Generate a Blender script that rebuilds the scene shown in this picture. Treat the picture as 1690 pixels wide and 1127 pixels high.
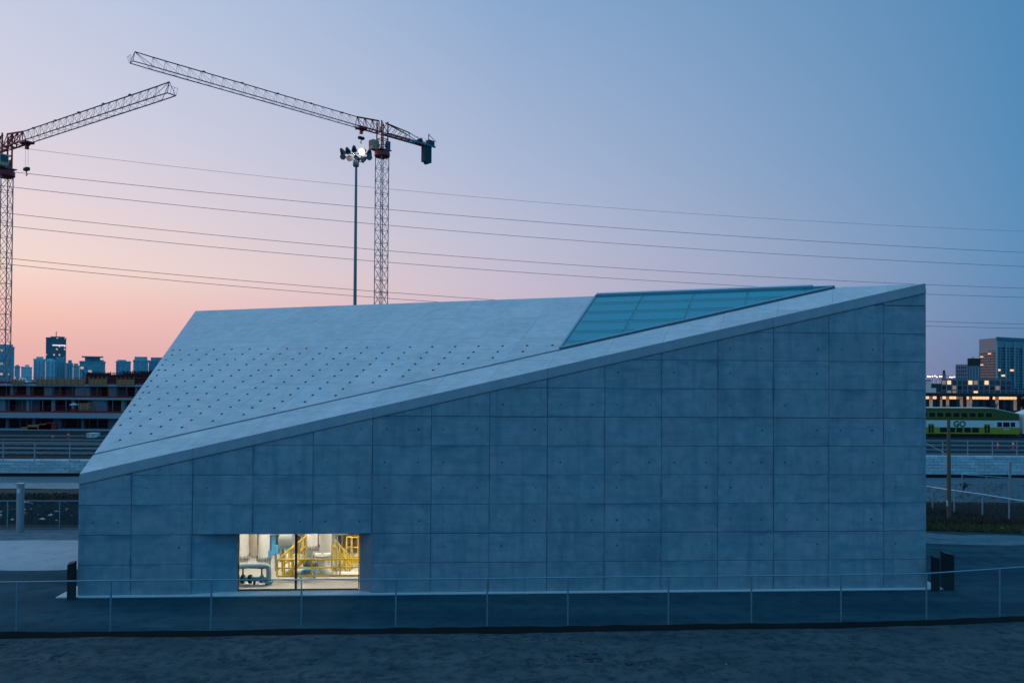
import bpy, bmesh, math, random
from mathutils import Vector, Matrix
random.seed(7)
for o in list(bpy.data.objects): bpy.data.objects.remove(o)
S = bpy.context.scene
COL = S.collection

# ------------------------------------------------------------------ camera
F = 1314.0; PW, PH = 1690.0, 1127.0
CH, PITCH, SHIFT, ROLL = 8.844, 0.0136, 48.7, 0.0063      # calibrated on the formwork grid of the wall
cam = bpy.data.cameras.new('camera'); cam.lens = 36*F/PW; cam.sensor_width = 36; cam.sensor_fit = 'HORIZONTAL'
cam.clip_start = 0.5; cam.clip_end = 12000; cam.shift_y = SHIFT/PW
co = bpy.data.objects.new('camera', cam); COL.objects.link(co)
co.matrix_world = Matrix.Translation((0, 0, CH)) @ Matrix.Rotation(math.pi/2+PITCH, 4, 'X') @ Matrix.Rotation(ROLL, 4, 'Z')
S.camera = co

# ------------------------------------------------------------------ world: dusk sky, glow of the set sun at the left
def lin(r, g, b):
    f = lambda c: (c/255/12.92) if c/255 <= .04045 else ((c/255+.055)/1.055)**2.4
    return (f(r), f(g), f(b), 1)
SUN_AZ = math.radians(-60)           # measured from the view direction, left negative
world = bpy.data.worlds.new('World'); S.world = world; world.use_nodes = True
nt = world.node_tree; N = nt.nodes; Lk = nt.links; N.clear()
def wn(t, **k):
    n = N.new(t)
    for a, v in k.items(): setattr(n, a, v)
    return n
tc = wn('ShaderNodeTexCoord'); sep = wn('ShaderNodeSeparateXYZ'); Lk.new(tc.outputs['Generated'], sep.inputs[0])
flat = wn('ShaderNodeVectorMath', operation='MULTIPLY'); flat.inputs[1].default_value = (1, 1, 0); Lk.new(tc.outputs['Generated'], flat.inputs[0])
nrm = wn('ShaderNodeVectorMath', operation='NORMALIZE'); Lk.new(flat.outputs[0], nrm.inputs[0])
dot = wn('ShaderNodeVectorMath', operation='DOT_PRODUCT'); Lk.new(nrm.outputs[0], dot.inputs[0])
dot.inputs[1].default_value = (math.sin(SUN_AZ), math.cos(SUN_AZ), 0)
ZEN = (122, 198, 250)
def ramp(stops):
    n = wn('ShaderNodeValToRGB'); cr = n.color_ramp; cr.interpolation = 'LINEAR'
    pts = [(math.sin(math.radians(e)), lin(*c)) for e, c in stops]
    cr.elements[0].position, cr.elements[0].color = pts[0]
    cr.elements[1].position, cr.elements[1].color = pts[-1]
    for p, c in pts[1:-1]:
        el = cr.elements.new(p); el.color = c
    Lk.new(sep.outputs['Z'], n.inputs[0]); return n
R_sun = ramp([(0, (226, 172, 172)), (2, (238, 180, 174)), (4.2, (250, 197, 183)), (7, (250, 219, 207)), (12, (232, 215, 222)), (17, (214, 212, 228)), (25.6, (190, 203, 229)), (50, (156, 196, 234)), (90, ZEN)])
R_mid = ramp([(0, (206, 176, 192)), (4, (205, 182, 200)), (6.5, (202, 189, 208)), (10, (190, 191, 213)), (15, (171, 185, 214)), (25.6, (140, 170, 208)), (50, (130, 182, 226)), (90, ZEN)])
R_rig = ramp([(0, (94, 122, 164)), (2, (95, 129, 172)), (4, (97, 137, 180)), (8.6, (94, 143, 187)), (15, (86, 140, 185)), (25.6, (78, 135, 181)), (50, (102, 178, 234)), (90, ZEN)])
R_ant = ramp([(0, (38, 124, 172)), (8, (44, 148, 201)), (20, (54, 167, 224)), (50, (90, 190, 248)), (90, ZEN)])
def mixr(a, b, lo, hi):
    m = wn('ShaderNodeMapRange', interpolation_type='SMOOTHSTEP' if lo < -.5 else 'LINEAR'); m.inputs[1].default_value = lo; m.inputs[2].default_value = hi
    Lk.new(dot.outputs['Value'], m.inputs[0])
    x = wn('ShaderNodeMix', data_type='RGBA'); Lk.new(m.outputs[0], x.inputs[0]); Lk.new(a, x.inputs[6]); Lk.new(b, x.inputs[7]); return x.outputs[2]
c1 = mixr(R_ant.outputs[0], R_rig.outputs[0], -1, -.05)
c2 = mixr(c1, R_mid.outputs[0], -.05, .5)
c3 = mixr(c2, R_sun.outputs[0], .5, .9)
bg = wn('ShaderNodeBackground'); Lk.new(c3, bg.inputs[0]); bg.inputs[1].default_value = 0.97
sky = wn('ShaderNodeTexSky', sky_type='NISHITA'); sky.sun_disc = False; sky.sun_elevation = math.radians(2); sky.sun_rotation = SUN_AZ; sky.ozone_density = 4
bg2 = wn('ShaderNodeBackground'); Lk.new(sky.outputs[0], bg2.inputs[0]); bg2.inputs[1].default_value = 0.01
add = wn('ShaderNodeAddShader'); Lk.new(bg.outputs[0], add.inputs[0]); Lk.new(bg2.outputs[0], add.inputs[1])
wo = wn('ShaderNodeOutputWorld'); Lk.new(add.outputs[0], wo.inputs[0])
# faint afterglow of the sun, already at the horizon
sl = bpy.data.lights.new('sun', 'SUN'); sl.energy = 0.12; sl.angle = math.radians(12); sl.color = (1, .72, .55)
so = bpy.data.objects.new('sun', sl); COL.objects.link(so)
so.rotation_euler = Vector((-math.sin(SUN_AZ), -math.cos(SUN_AZ), -.05)).to_track_quat('-Z', 'Y').to_euler()
so.location = (-60, 60, 60)
S.view_settings.view_transform = 'Standard'; S.view_settings.look = 'None'; S.view_settings.exposure = 0; S.view_settings.gamma = 1
S.render.engine = 'CYCLES'; S.cycles.max_bounces = 6; S.cycles.transparent_max_bounces = 24
S.render.resolution_x = 1024; S.render.resolution_y = 682

# ------------------------------------------------------------------ pixel -> place helpers
def ray(x, y):
    x -= PW/2; y -= PH/2+SHIFT
    cr, sr = math.cos(ROLL), math.sin(ROLL)
    u = x*cr+y*sr; v = -x*sr+y*cr
    c, s = math.cos(PITCH), math.sin(PITCH)
    return Vector((u/F, c+v/F*s, s-v/F*c))
CAM = Vector((0, 0, CH))
def gp(x, y, z=0.0):
    d = ray(x, y); t = (z-CH)/d.z; return CAM+d*t
def dp(x, y, Y):
    d = ray(x, y); return CAM+d*(Y/d.y)
YAW = 0.05981; W0 = Vector((1.5146, 33.6614, 0))
EX = Vector((math.cos(YAW), math.sin(YAW), 0)); EY = Vector((-math.sin(YAW), math.cos(YAW), 0))
def wl(x, y, yl):                       # pixel on the plane local-y = yl of the building -> local coords
    d = ray(x, y); p0 = W0+EY*yl
    P = CAM+d*((p0-CAM).dot(EY)/d.dot(EY)); q = P-W0
    return Vector((q.dot(EX), q.dot(EY), q.z))
def toworld(l): return W0+EX*l[0]+EY*l[1]+Vector((0, 0, l[2]))

# ------------------------------------------------------------------ mesh builder
class MB:
    def __init__(s, o=(0, 0, 0)): s.v = []; s.f = []; s.o = Vector(o)
    def add(s, vs, fs):
        b = len(s.v); s.v += [tuple(Vector(v)-s.o) for v in vs]; s.f += [tuple(i+b for i in f) for f in fs]; return s
    def box(s, x0, x1, y0, y1, z0, z1):
        return s.add([(x0,y0,z0),(x1,y0,z0),(x1,y1,z0),(x0,y1,z0),(x0,y0,z1),(x1,y0,z1),(x1,y1,z1),(x0,y1,z1)],
                     [(0,3,2,1),(4,5,6,7),(0,1,5,4),(1,2,6,5),(2,3,7,6),(3,0,4,7)])
    def cbox(s, x0, x1, y0, y1, z0, z1, c=.02):          # box with chamfered top rim
        vs = [(x0,y0,z0),(x1,y0,z0),(x1,y1,z0),(x0,y1,z0),(x0,y0,z1-c),(x1,y0,z1-c),(x1,y1,z1-c),(x0,y1,z1-c),
              (x0+c,y0+c,z1),(x1-c,y0+c,z1),(x1-c,y1-c,z1),(x0+c,y1-c,z1)]
        return s.add(vs, [(0,3,2,1),(8,9,10,11)]+[(i,(i+1)%4,(i+1)%4+4,i+4) for i in range(4)]+[(i+4,(i+1)%4+4,(i+1)%4+8,i+8) for i in range(4)])
    def tube(s, p, q, r, n=6, r2=None, caps=True):
        p, q = Vector(p), Vector(q); d = q-p
        if d.length < 1e-6: return s
        d.normalize(); a = d.orthogonal().normalized(); b = d.cross(a); r2 = r if r2 is None else r2
        vs = []
        for k in range(n):
            t = 2*math.pi*(k+.5)/n; e = a*math.cos(t)+b*math.sin(t); vs.append(p+e*r)
        for k in range(n):
            t = 2*math.pi*(k+.5)/n; e = a*math.cos(t)+b*math.sin(t); vs.append(q+e*r2)
        fs = [(k,(k+1)%n,(k+1)%n+n,k+n) for k in range(n)]
        if caps: fs += [tuple(reversed(range(n))), tuple(range(n,2*n))]
        return s.add(vs, fs)
    def path(s, pts, r, n=10, caps=True):               # smooth swept tube
        pts = [Vector(p) for p in pts]; m = len(pts); vs = []; prev = None
        for i, p in enumerate(pts):
            d = (pts[min(i+1, m-1)]-pts[max(i-1, 0)]).normalized()
            a = d.orthogonal().normalized() if prev is None else (prev-d*prev.dot(d)).normalized()
            prev = a; b = d.cross(a); rr = r[i] if isinstance(r, (list, tuple)) else r
            for k in range(n):
                t = 2*math.pi*k/n; vs.append(p+(a*math.cos(t)+b*math.sin(t))*rr)
        fs = [(i*n+k, i*n+(k+1)%n, (i+1)*n+(k+1)%n, (i+1)*n+k) for i in range(m-1) for k in range(n)]
        if caps: fs += [tuple(reversed(range(n))), tuple(range((m-1)*n, m*n))]
        return s.add(vs, fs)
    def prism(s, poly, d, back=None):                   # polygon (3d pts) extruded along d
        n = len(poly); d = Vector(d); a = [Vector(p) for p in poly]; b = [p+d for p in a]
        return s.add(a+b, [tuple(range(n)), tuple(reversed(range(n, 2*n)))]+[(i, i+n, (i+1)%n+n, (i+1)%n) for i in range(n)])
    def lathe(s, c, prof, n=16):                        # prof [(r,z)]
        c = Vector(c); vs = []; m = len(prof)
        for r, z in prof:
            for k in range(n):
                t = 2*math.pi*k/n; vs.append(c+Vector((r*math.cos(t), r*math.sin(t), z)))
        fs = [(i*n+k, i*n+(k+1)%n, (i+1)*n+(k+1)%n, (i+1)*n+k) for i in range(m-1) for k in range(n)]
        fs += [tuple(reversed(range(n))), tuple(range((m-1)*n, m*n))]
        return s.add(vs, fs)
    def quad(s, a, b, c, d): return s.add([a, b, c, d], [(0,1,2,3)])
    def mesh(s, name, mat, smooth=False):
        me = bpy.data.meshes.new(name); me.from_pydata(s.v, [], s.f); me.update()
        bm = bmesh.new(); bm.from_mesh(me); bmesh.ops.recalc_face_normals(bm, faces=bm.faces); bm.to_mesh(me); bm.free()
        me.materials.append(mat)
        if smooth:
            for p in me.polygons: p.use_smooth = True
            try: me.set_sharp_from_angle(angle=math.radians(40))
            except Exception: pass
        return me
    def build(s, name, mat, parent=None, smooth=False, kind=None):
        return link(name, s.mesh(name, mat, smooth), parent, kind)
def link(name, me, parent=None, kind=None, loc=None, rotz=0):
    o = bpy.data.objects.new(name, me); COL.objects.link(o)
    if parent is not None: o.parent = parent
    if kind: o['kind'] = kind
    if loc is not None: o.location = loc
    if rotz: o.rotation_euler[2] = rotz
    return o
def tag(o, label, cat, group=None):
    o['label'] = label; o['category'] = cat
    if group: o['group'] = group
    return o
def thing(name, label, cat, loc=(0, 0, 0), rotz=0, group=None):
    o = bpy.data.objects.new(name, None); COL.objects.link(o); o.empty_display_size = .3
    o.location = loc; o.rotation_euler = (0, 0, rotz); return tag(o, label, cat, group)
def single(mb, name, mat, label, cat, loc=(0, 0, 0), rotz=0, group=None, smooth=False):
    o = mb.build(name, mat, None, smooth); o.location = loc; o.rotation_euler = (0, 0, rotz); return tag(o, label, cat, group)
def copy_tree(o, parent=None):
    c = o.copy(); COL.objects.link(c); c.parent = parent
    for ch in list(o.children): copy_tree(ch, c)
    return c

# ------------------------------------------------------------------ materials
class NT:
    def __init__(s, name):
        s.m = bpy.data.materials.new(name); s.m.use_nodes = True; s.t = s.m.node_tree; s.n = s.t.nodes
        s.b = s.n['Principled BSDF']; s.out = s.n['Material Output']
        s.tc = s.n.new('ShaderNodeTexCoord')
    def l(s, a, b): s.t.links.new(a, b)
    def noise(s, scale, detail=4, vec=None, scl=None, w=None, rough=.55):
        n = s.n.new('ShaderNodeTexNoise'); n.inputs['Scale'].default_value = scale; n.inputs['Detail'].default_value = detail; n.inputs['Roughness'].default_value = rough
        src = vec or s.tc.outputs['Object']
        if scl:
            mp = s.n.new('ShaderNodeMapping'); mp.inputs['Scale'].default_value = scl; s.l(src, mp.inputs[0]); src = mp.outputs[0]
        if w is not None: n.noise_dimensions = '4D'; s.l(w, n.inputs['W'])
        s.l(src, n.inputs['Vector']); return n.outputs[0]
    def mr(s, x, a, b, c, d):
        n = s.n.new('ShaderNodeMapRange'); s.l(x, n.inputs[0])
        for i, v in enumerate((a, b, c, d)): n.inputs[i+1].default_value = v
        return n.outputs[0]
    def mix(s, f, a, b, mode='MIX'):
        n = s.n.new('ShaderNodeMix'); n.data_type = 'RGBA'; n.blend_type = mode
        for i, v in ((0, f), (6, a), (7, b)):
            if hasattr(v, 'is_output'): s.l(v, n.inputs[i])
            else: n.inputs[i].default_value = (*v, 1)[:4] if isinstance(v, tuple) else v
        return n.outputs[2]
    def math(s, op, a, b):
        n = s.n.new('ShaderNodeMath'); n.operation = op
        for i, v in ((0, a), (1, b)):
            if hasattr(v, 'is_output'): s.l(v, n.inputs[i])
            else: n.inputs[i].default_value = v
        return n.outputs[0]
    def rand(s): return s.n.new('ShaderNodeObjectInfo').outputs['Random']
    def bump(s, h, st=.3, dist=.02):
        n = s.n.new('ShaderNodeBump'); n.inputs['Strength'].default_value = st; n.inputs['Distance'].default_value = dist
        s.l(h, n.inputs['Height']); s.l(n.outputs[0], s.b.inputs['Normal'])
    def col(s, c):
        if hasattr(c, 'is_output'): s.l(c, s.b.inputs['Base Color'])
        else: s.b.inputs['Base Color'].default_value = (*c, 1)
    def set(s, **k):
        for a, v in k.items(): s.b.inputs[a].default_value = v
        return s
def simple(name, c, rough=.6, metal=0, var=.15, scale=6, bump=0):
    t = NT(name); n = t.noise(scale, 5); d = tuple(x*(1-var) for x in c); e = tuple(min(1, x*(1+var)) for x in c)
    t.col(t.mix(n, d, e)); t.set(Roughness=rough, Metallic=metal)
    if bump: t.bump(t.noise(scale*6, 4), bump, .01)
    return t.m
def emit(name, c, st):
    t = NT(name); t.set(**{'Emission Strength': st, 'Emission Color': (*c, 1), 'Roughness': .5}); t.col(tuple(min(.8, x) for x in c)); return t.m

def concrete(name, c1, c2, dark, streak=.35, bumpst=.25, var=.05, grain=.15, stain=0):
    t = NT(name); r = t.rand(); w = t.math('MULTIPLY', r, 37.0)
    big = t.noise(.45, 4, w=w); med = t.noise(2.2, 6, w=w); fine = t.noise(30, 5)
    st = t.noise(1.0, 5, scl=(2.6, 2.6, .22)); lay = t.noise(1.0, 4, scl=(.35, .35, 3.2), w=w)
    a = t.mix(t.mr(big, .35, .65, 0, 1), c1, c2)
    a = t.mix(t.mr(med, .35, .72, .0, .62), a, dark)
    a = t.mix(t.mr(st, .5, .75, 0, streak), a, dark)
    a = t.mix(t.mr(lay, .52, .72, 0, streak*.9), a, dark)
    a = t.mix(t.mr(fine, .35, .7, .0, .22), a, tuple(x*1.18 for x in c1))
    sn = t.noise(.38, 5, scl=(1, 1, .55), rough=.6); a = t.mix(t.mr(sn, .54, .72, 0, streak*.9), a, dark)
    v = t.mr(r, 0, 1, 1-var, 1+var*.8)
    if stain:      # damp marks that hang from the formwork joints, ragged and broken
        sp = t.n.new('ShaderNodeSeparateXYZ'); t.l(t.tc.outputs['Object'], sp.inputs[0])
        zz = t.math('FRACT', t.math('MULTIPLY', t.math('ADD', sp.outputs[2], -.05), 1/1.22), 0)
        xx = t.math('FRACT', t.math('ADD', t.math('MULTIPLY', sp.outputs[0], 1/2.44), .5), 0)
        jz = t.mr(zz, .72, 1.0, 0, 1); jx = t.mr(t.math('ABSOLUTE', t.math('ADD', xx, -.5), 0), .0, .05, 1, 0)
        n1 = t.noise(1.0, 6, scl=(.32, .32, .7), rough=.7); n2 = t.noise(1.0, 6, scl=(.6, .6, .4), rough=.7)
        f1 = t.math('MULTIPLY', jz, t.mr(n1, .49, .63, 0, stain)); f2 = t.math('MULTIPLY', jx, t.mr(n2, .50, .66, 0, stain))
        a = t.mix(f1, a, dark); a = t.mix(f2, a, dark)
        n3 = t.noise(.8, 6, scl=(1, 1, 1.7), rough=.6); a = t.mix(t.mr(n3, .56, .70, 0, .4), a, tuple(x*1.15 for x in c1))
    gr = t.noise(1.0, 6, scl=(.8, .8, 16), rough=.65); a = t.mix(t.mr(gr, .5, .72, 0, grain), a, dark)
    gl = t.noise(1.0, 5, scl=(.5, .5, 9), rough=.6); a = t.mix(t.mr(gl, .55, .75, 0, grain*.8), a, tuple(min(1, x*1.12) for x in c1))
    hs = t.n.new('ShaderNodeHueSaturation'); t.l(v, hs.inputs['Value']); t.l(a, hs.inputs['Color']); hs.inputs['Fac'].default_value = 1
    t.col(hs.outputs[0]); t.set(Roughness=.82); t.b.inputs['Specular IOR Level'].default_value = .25
    t.bump(t.mix(.5, t.noise(55, 4), t.noise(6, 4)), bumpst, .012)
    return t.m
M = {}
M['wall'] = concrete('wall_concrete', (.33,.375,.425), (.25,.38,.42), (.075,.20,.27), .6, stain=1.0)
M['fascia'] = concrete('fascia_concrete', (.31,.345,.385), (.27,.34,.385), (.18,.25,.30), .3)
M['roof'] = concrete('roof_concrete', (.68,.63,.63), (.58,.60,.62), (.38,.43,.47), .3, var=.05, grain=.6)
M['joint'] = simple('joint_concrete', (.14,.21,.25), .9)  # darker concrete seen in the open joints
M['roofjoint'] = simple('roof_joint_concrete', (.22,.27,.31), .9)
M['shell'] = simple('shell_concrete', (.33,.37,.41), .85)
M['anchor'] = simple('anchor_steel', (.03,.045,.055), .5, .3)
M['plug'] = simple('tie_plug_mortar', (.09,.14,.17), .9)
M['plinth'] = simple('plinth_concrete', (.62,.64,.64), .8)
M['mesh'] = simple('dull_zinc_wire', (.05,.13,.17), .8, 0)
M['dark_steel'] = simple('dark_weathered_steel', (.014,.017,.02), .55, .3)
M['frame'] = simple('black_window_frame', (.012,.012,.014), .4, .3)
M['galv'] = simple('galvanised_steel', (.20,.34,.40), .45, .5)
M['alu'] = simple('aluminium_flashing', (.55,.62,.68), .35, .6)
M['white_paint'] = simple('white_paint', (.72,.70,.66), .45, var=.08)
M['beige'] = simple('beige_lining', (.40,.36,.30), .6, var=.12)
M['yellow'] = simple('safety_yellow_paint', (.78,.50,.03), .4, var=.08)
M['blue_pipe'] = simple('pale_blue_pipe_paint', (.36,.48,.56), .35, var=.08)
M['teal_paint'] = simple('teal_valve_paint', (.10,.30,.36), .4)
M['cyan_box'] = simple('bright_blue_paint', (.06,.33,.62), .4)
M['grey_mach'] = simple('grey_machinery_paint', (.26,.28,.28), .5)
M['black_iron'] = simple('black_iron', (.02,.02,.022), .5, .3)
M['purple'] = simple('dark_red_handwheel_paint', (.10,.02,.04), .4)
M['floor_in'] = simple('sealed_concrete_floor', (.42,.40,.37), .5, var=.1)
M['lamp_in'] = emit('interior_lamp', (1, .90, .76), 130)
M['crane_green'] = simple('teal_grey_crane_paint', (.07,.17,.21), .5, .2)
M['crane_red'] = simple('red_crane_paint', (.42,.02,.03), .5)
M['crane_mast'] = simple('grey_crane_mast_paint', (.15,.22,.27), .5, .2)
M['weight'] = simple('counterweight_concrete', (.035,.06,.08), .8)
M['cab'] = simple('lamplit_cab_paint', (.72,.38,.20), .5)  # beige cab paint warmed to tan, with the floodlight put into the colour
M['mast_grey'] = simple('floodlight_mast_steel', (.17,.23,.27), .5, .3)
M['head'] = simple('floodlight_housing', (.10,.10,.11), .5, .4)
M['lens'] = simple('unlit_lamp_glass', (.25,.25,.26), .1)
M['lit'] = emit('lit_flood_lens', (1, .66, .34), 60)
M['glow'] = emit('painted_lamp_glow', (1, .60, .26), 1.5)  # warm glow round the burning lens, given as emission
M['wire'] = simple('dark_conductor', (.05,.055,.065), .6)
M['wood'] = simple('weathered_timber_pole', (.17,.11,.075), .85, var=.35, scale=9)
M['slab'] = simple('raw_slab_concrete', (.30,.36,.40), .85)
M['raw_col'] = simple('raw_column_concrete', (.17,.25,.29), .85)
M['inner'] = simple('unlit_interior_concrete', (.10,.14,.17), .9)  # darker concrete, with the shade inside the open floors put into its colour
M['net'] = simple('red_edge_netting', (.34,.02,.025), .8)
M['ply'] = simple('formwork_plywood', (.46,.19,.08), .8)
M['shore'] = simple('orange_shoring_paint', (.42,.12,.03), .6)
M['rebar'] = simple('rusty_rebar', (.055,.018,.018), .9)
M['cone'] = simple('red_traffic_plastic', (.62,.04,.03), .5)
M['cone_w'] = simple('white_reflective_band', (.75,.75,.75), .4)
M['block'] = concrete('wall_block_concrete', (.62,.68,.70), (.48,.62,.66), (.24,.36,.42), .3, .5, .14)
M['rail'] = simple('worn_rail_steel', (.17,.22,.25), .5, .4)
M['sleeper'] = simple('dark_sleeper', (.055,.06,.065), .9)
M['steelpole'] = simple('grey_steel_tube', (.25,.34,.38), .5, .4)
M['leaf'] = simple('dry_grass', (.11,.095,.035), .9, var=.5)
M['leaf2'] = simple('dark_dry_weeds', (.03,.035,.03), .9, var=.5)
M['bark'] = simple('bare_twig_bark', (.05,.045,.045), .9)
M['go_dark'] = simple('dark_green_train_paint', (.085,.10,.016), .35, var=.05)
M['go_lime'] = simple('lime_green_train_paint', (.34,.33,.02), .35, var=.05)
M['go_white'] = simple('white_train_paint', (.70,.74,.74), .35, var=.04)
M['bogie'] = simple('black_underframe', (.012,.012,.014), .8)
def glassy(name, c, rough=.08, spec=.6):
    t = NT(name); t.col(c); t.set(Roughness=rough); t.b.inputs['Specular IOR Level'].default_value = spec; return t.m
M['glass_dark'] = glassy('dark_window_glass', (.012,.02,.028))
M['glass_tint'] = glassy('tinted_curtain_glass', (.02,.06,.085), .12)
M['warm_lit'] = emit('warm_lit_window', (1, .50, .22), 1.3)
M['warm_dim'] = emit('dim_warm_window', (1, .48, .30), .13)
M['pink_lamp'] = emit('pinkish_street_light', (1, .50, .36), 8)
M['white_band'] = emit('white_lit_crown', (1, .86, .86), .9)
t = NT('clear_window_glass'); t.n.remove(t.b)
g = t.n.new('ShaderNodeBsdfGlossy'); g.inputs['Roughness'].default_value = .03; tr = t.n.new('ShaderNodeBsdfTransparent'); tr.inputs[0].default_value = (.95,.97,.96,1)
fr = t.n.new('ShaderNodeFresnel'); fr.inputs[0].default_value = 1.45; mx = t.n.new('ShaderNodeMixShader')
t.l(fr.outputs[0], mx.inputs[0]); t.l(tr.outputs[0], mx.inputs[1]); t.l(g.outputs[0], mx.inputs[2]); t.l(mx.outputs[0], t.out.inputs[0]); M['clear'] = t.m
t = NT('teal_skylight_glass'); t.n.remove(t.b)
g = t.n.new('ShaderNodeBsdfGlossy'); g.inputs['Roughness'].default_value = .06; tr = t.n.new('ShaderNodeBsdfTransparent'); tr.inputs[0].default_value = (.05,.80,.92,1)
df = t.n.new('ShaderNodeBsdfDiffuse'); df.inputs[0].default_value = (.006,.50,.56,1); m0 = t.n.new('ShaderNodeMixShader'); m0.inputs[0].default_value = .36
fr = t.n.new('ShaderNodeFresnel'); fr.inputs[0].default_value = 1.4; mx = t.n.new('ShaderNodeMixShader')
t.l(tr.outputs[0], m0.inputs[1]); t.l(df.outputs[0], m0.inputs[2])
t.l(fr.outputs[0], mx.inputs[0]); t.l(m0.outputs[0], mx.inputs[1]); t.l(g.outputs[0], mx.inputs[2]); t.l(mx.outputs[0], t.out.inputs[0]); M['skyglass'] = t.m
# ground
def ground(name, c1, c2, c3, s1, s2, bump=.5, scl=None, rough=.9, dist=.04):
    t = NT(name); a = t.noise(s1, 6, scl=scl); b = t.noise(s2, 8, rough=.65); c = t.noise(s2*9, 5)
    x = t.mix(t.mr(a, .35, .65, 0, 1), c1, c2); x = t.mix(t.mr(b, .45, .7, 0, .8), x, c3)
    x = t.mix(t.mr(c, .5, .75, 0, .5), x, tuple(k*1.6 for k in c1))
    t.col(x); t.set(Roughness=rough); t.b.inputs['Specular IOR Level'].default_value = .04; t.bump(t.mix(.5, b, c), bump, dist); return t.m
M['dirt'] = ground('foreground_dirt', (.052,.080,.094), (.10,.118,.126), (.008,.022,.034), .9, 2.6, 1, (.35, 1, 1), dist=.10)
M['asphalt'] = ground('worn_asphalt', (.016,.052,.072), (.040,.098,.120), (.007,.036,.054), .55, 1.2, .3, (.10, 1, 1))
M['earth'] = ground('dark_earth', (.05,.052,.05), (.075,.08,.078), (.03,.034,.036), .1, .8, .6)
M['gravel'] = ground('pale_gravel', (.20,.24,.26), (.27,.30,.32), (.13,.17,.19), .3, 3, .5)
M['roadtop'] = ground('dusty_road_surface', (.075,.135,.165), (.15,.20,.235), (.04,.09,.115), .5, 1.5, .3, (.25, 1, 1))
M['pad'] = ground('pale_concrete_paving', (.34,.38,.42), (.40,.43,.46), (.27,.32,.36), .2, .9, .15, (.3, 1, 1))
M['ballast'] = ground('dark_ballast', (.020,.030,.036), (.034,.044,.05), (.010,.018,.022), .5, 3, .7, (.08, 1, 1))
M['silt'] = simple('black_silt_barrier_cloth', (.004,.005,.006), .9)
M['tealbank'] = ground('blue_grey_gravel', (.08,.14,.17), (.12,.185,.215), (.05,.095,.12), .6, 4, .6, (.3,1,1))
def facade(name, wallc, glassc, sx, sz, lit=.04, wfrac=.62, zfrac=.6):
    """procedural far facade: window cells by position, a few of them lit"""
    t = NT(name); sp = t.n.new('ShaderNodeSeparateXYZ'); t.l(t.tc.outputs['Object'], sp.inputs[0])
    u = t.math('MULTIPLY', t.math('ADD', sp.outputs[0], sp.outputs[1]), 1/sx); v = t.math('MULTIPLY', sp.outputs[2], 1/sz)
    fu = t.math('FRACT', u, 0); fv = t.math('FRACT', v, 0)
    m = t.math('MULTIPLY', t.math('LESS_THAN', fu, wfrac), t.math('LESS_THAN', fv, zfrac))
    cb = t.n.new('ShaderNodeCombineXYZ'); t.l(t.math('FLOOR', u, 0), cb.inputs[0]); t.l(t.math('FLOOR', v, 0), cb.inputs[1]); t.l(t.rand(), cb.inputs[2])
    wnz = t.n.new('ShaderNodeTexWhiteNoise'); t.l(cb.outputs[0], wnz.inputs[0])
    on = t.math('MULTIPLY', m, t.math('LESS_THAN', wnz.outputs[0], lit))
    gl = t.mix(wnz.outputs[0], glassc, tuple(c*1.7 for c in glassc))
    t.col(t.mix(m, wallc, gl)); t.set(Roughness=.5)
    t.b.inputs['Emission Color'].default_value = (1, .55, .32, 1); t.l(t.math('MULTIPLY', on, .55), t.b.inputs['Emission Strength']); return t.m
M['fac_a'] = facade('hazed_tower_facade', (.30,.46,.52), (.16,.30,.36), 3.0, 3.0, .035)  # skyline facades: pale teal with the distance haze put into the colour
M['fac_b'] = facade('dark_tower_facade', (.07,.16,.20), (.05,.13,.17), 2.6, 3.2, .03)
M['fac_e'] = facade('hazed_light_facade', (.44,.62,.68), (.26,.44,.50), 3.0, 3.0, .03)
M['fac_c'] = facade('hazed_glass_facade', (.20,.38,.44), (.10,.25,.30), 3.2, 3.0, .035, .8, .65)
M['fac_d'] = facade('low_block_facade', (.10,.20,.26), (.04,.09,.12), 3.5, 3.2, .06, .7, .6)
M['tower_wall'] = simple('grey_beige_cladding', (.26,.29,.33), .7)
M['tower_blue'] = simple('blue_grey_cladding', (.08,.19,.25), .6)
M['fin'] = simple('pale_blue_fin', (.20,.38,.48), .5)
M['roofdark'] = simple('dark_plant_room', (.02,.03,.04), .8)
M['brickdark'] = simple('dark_brick', (.07,.055,.055), .85)

# ================================================================== SETTING
def ragged(pts, amp, seed, step=.9):
    random.seed(seed); out = []
    for a, b in zip(pts, pts[1:]+pts[:1]):
        n = max(1, min(90, int((b-a).length/step))); d = (b-a); nv = Vector((-d.y, d.x, 0)).normalized(); off = 0
        for i in range(n):
            off = off*.7+random.uniform(-amp, amp)*.6; out.append(a+d*(i/n)+nv*(off if i else 0))
    return out
def sheet(name, pts, z, mat):
    o = MB().add([(p[0], p[1], z) for p in pts], [tuple(range(len(pts)))]).build(name, mat, None, kind='structure'); return o
sheet('ground', [(-6000,-300),(6000,-300),(6000,9000),(-6000,9000)], -.03, M['earth'])
sheet('yard', [(-75,25.5),(75,25.5),(75,47.5),(20,47.6),(-75,47.0)], 0, M['asphalt'])
# pale paving at the left of the building
pp = [gp(-420,941), gp(90,941), gp(140,939), gp(330,893), gp(-500,888)]
sheet('paving', ragged(pp, .22, 1), .012, M['pad'])
sheet('gravel_apron', ragged([gp(-420,890), gp(335,893), gp(345,874), gp(-440,874)], .25, 3), .016, M['roadtop'])
# lighter road surface sweeping past the right end of the building
pr = [gp(1500,880), gp(1700,885), gp(1900,893), gp(2100,905), gp(2100,940), gp(1850,909), gp(1690,899), gp(1500,893)]
sheet('road', ragged(pr, .5, 2), .008, M['roadtop'])
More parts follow.
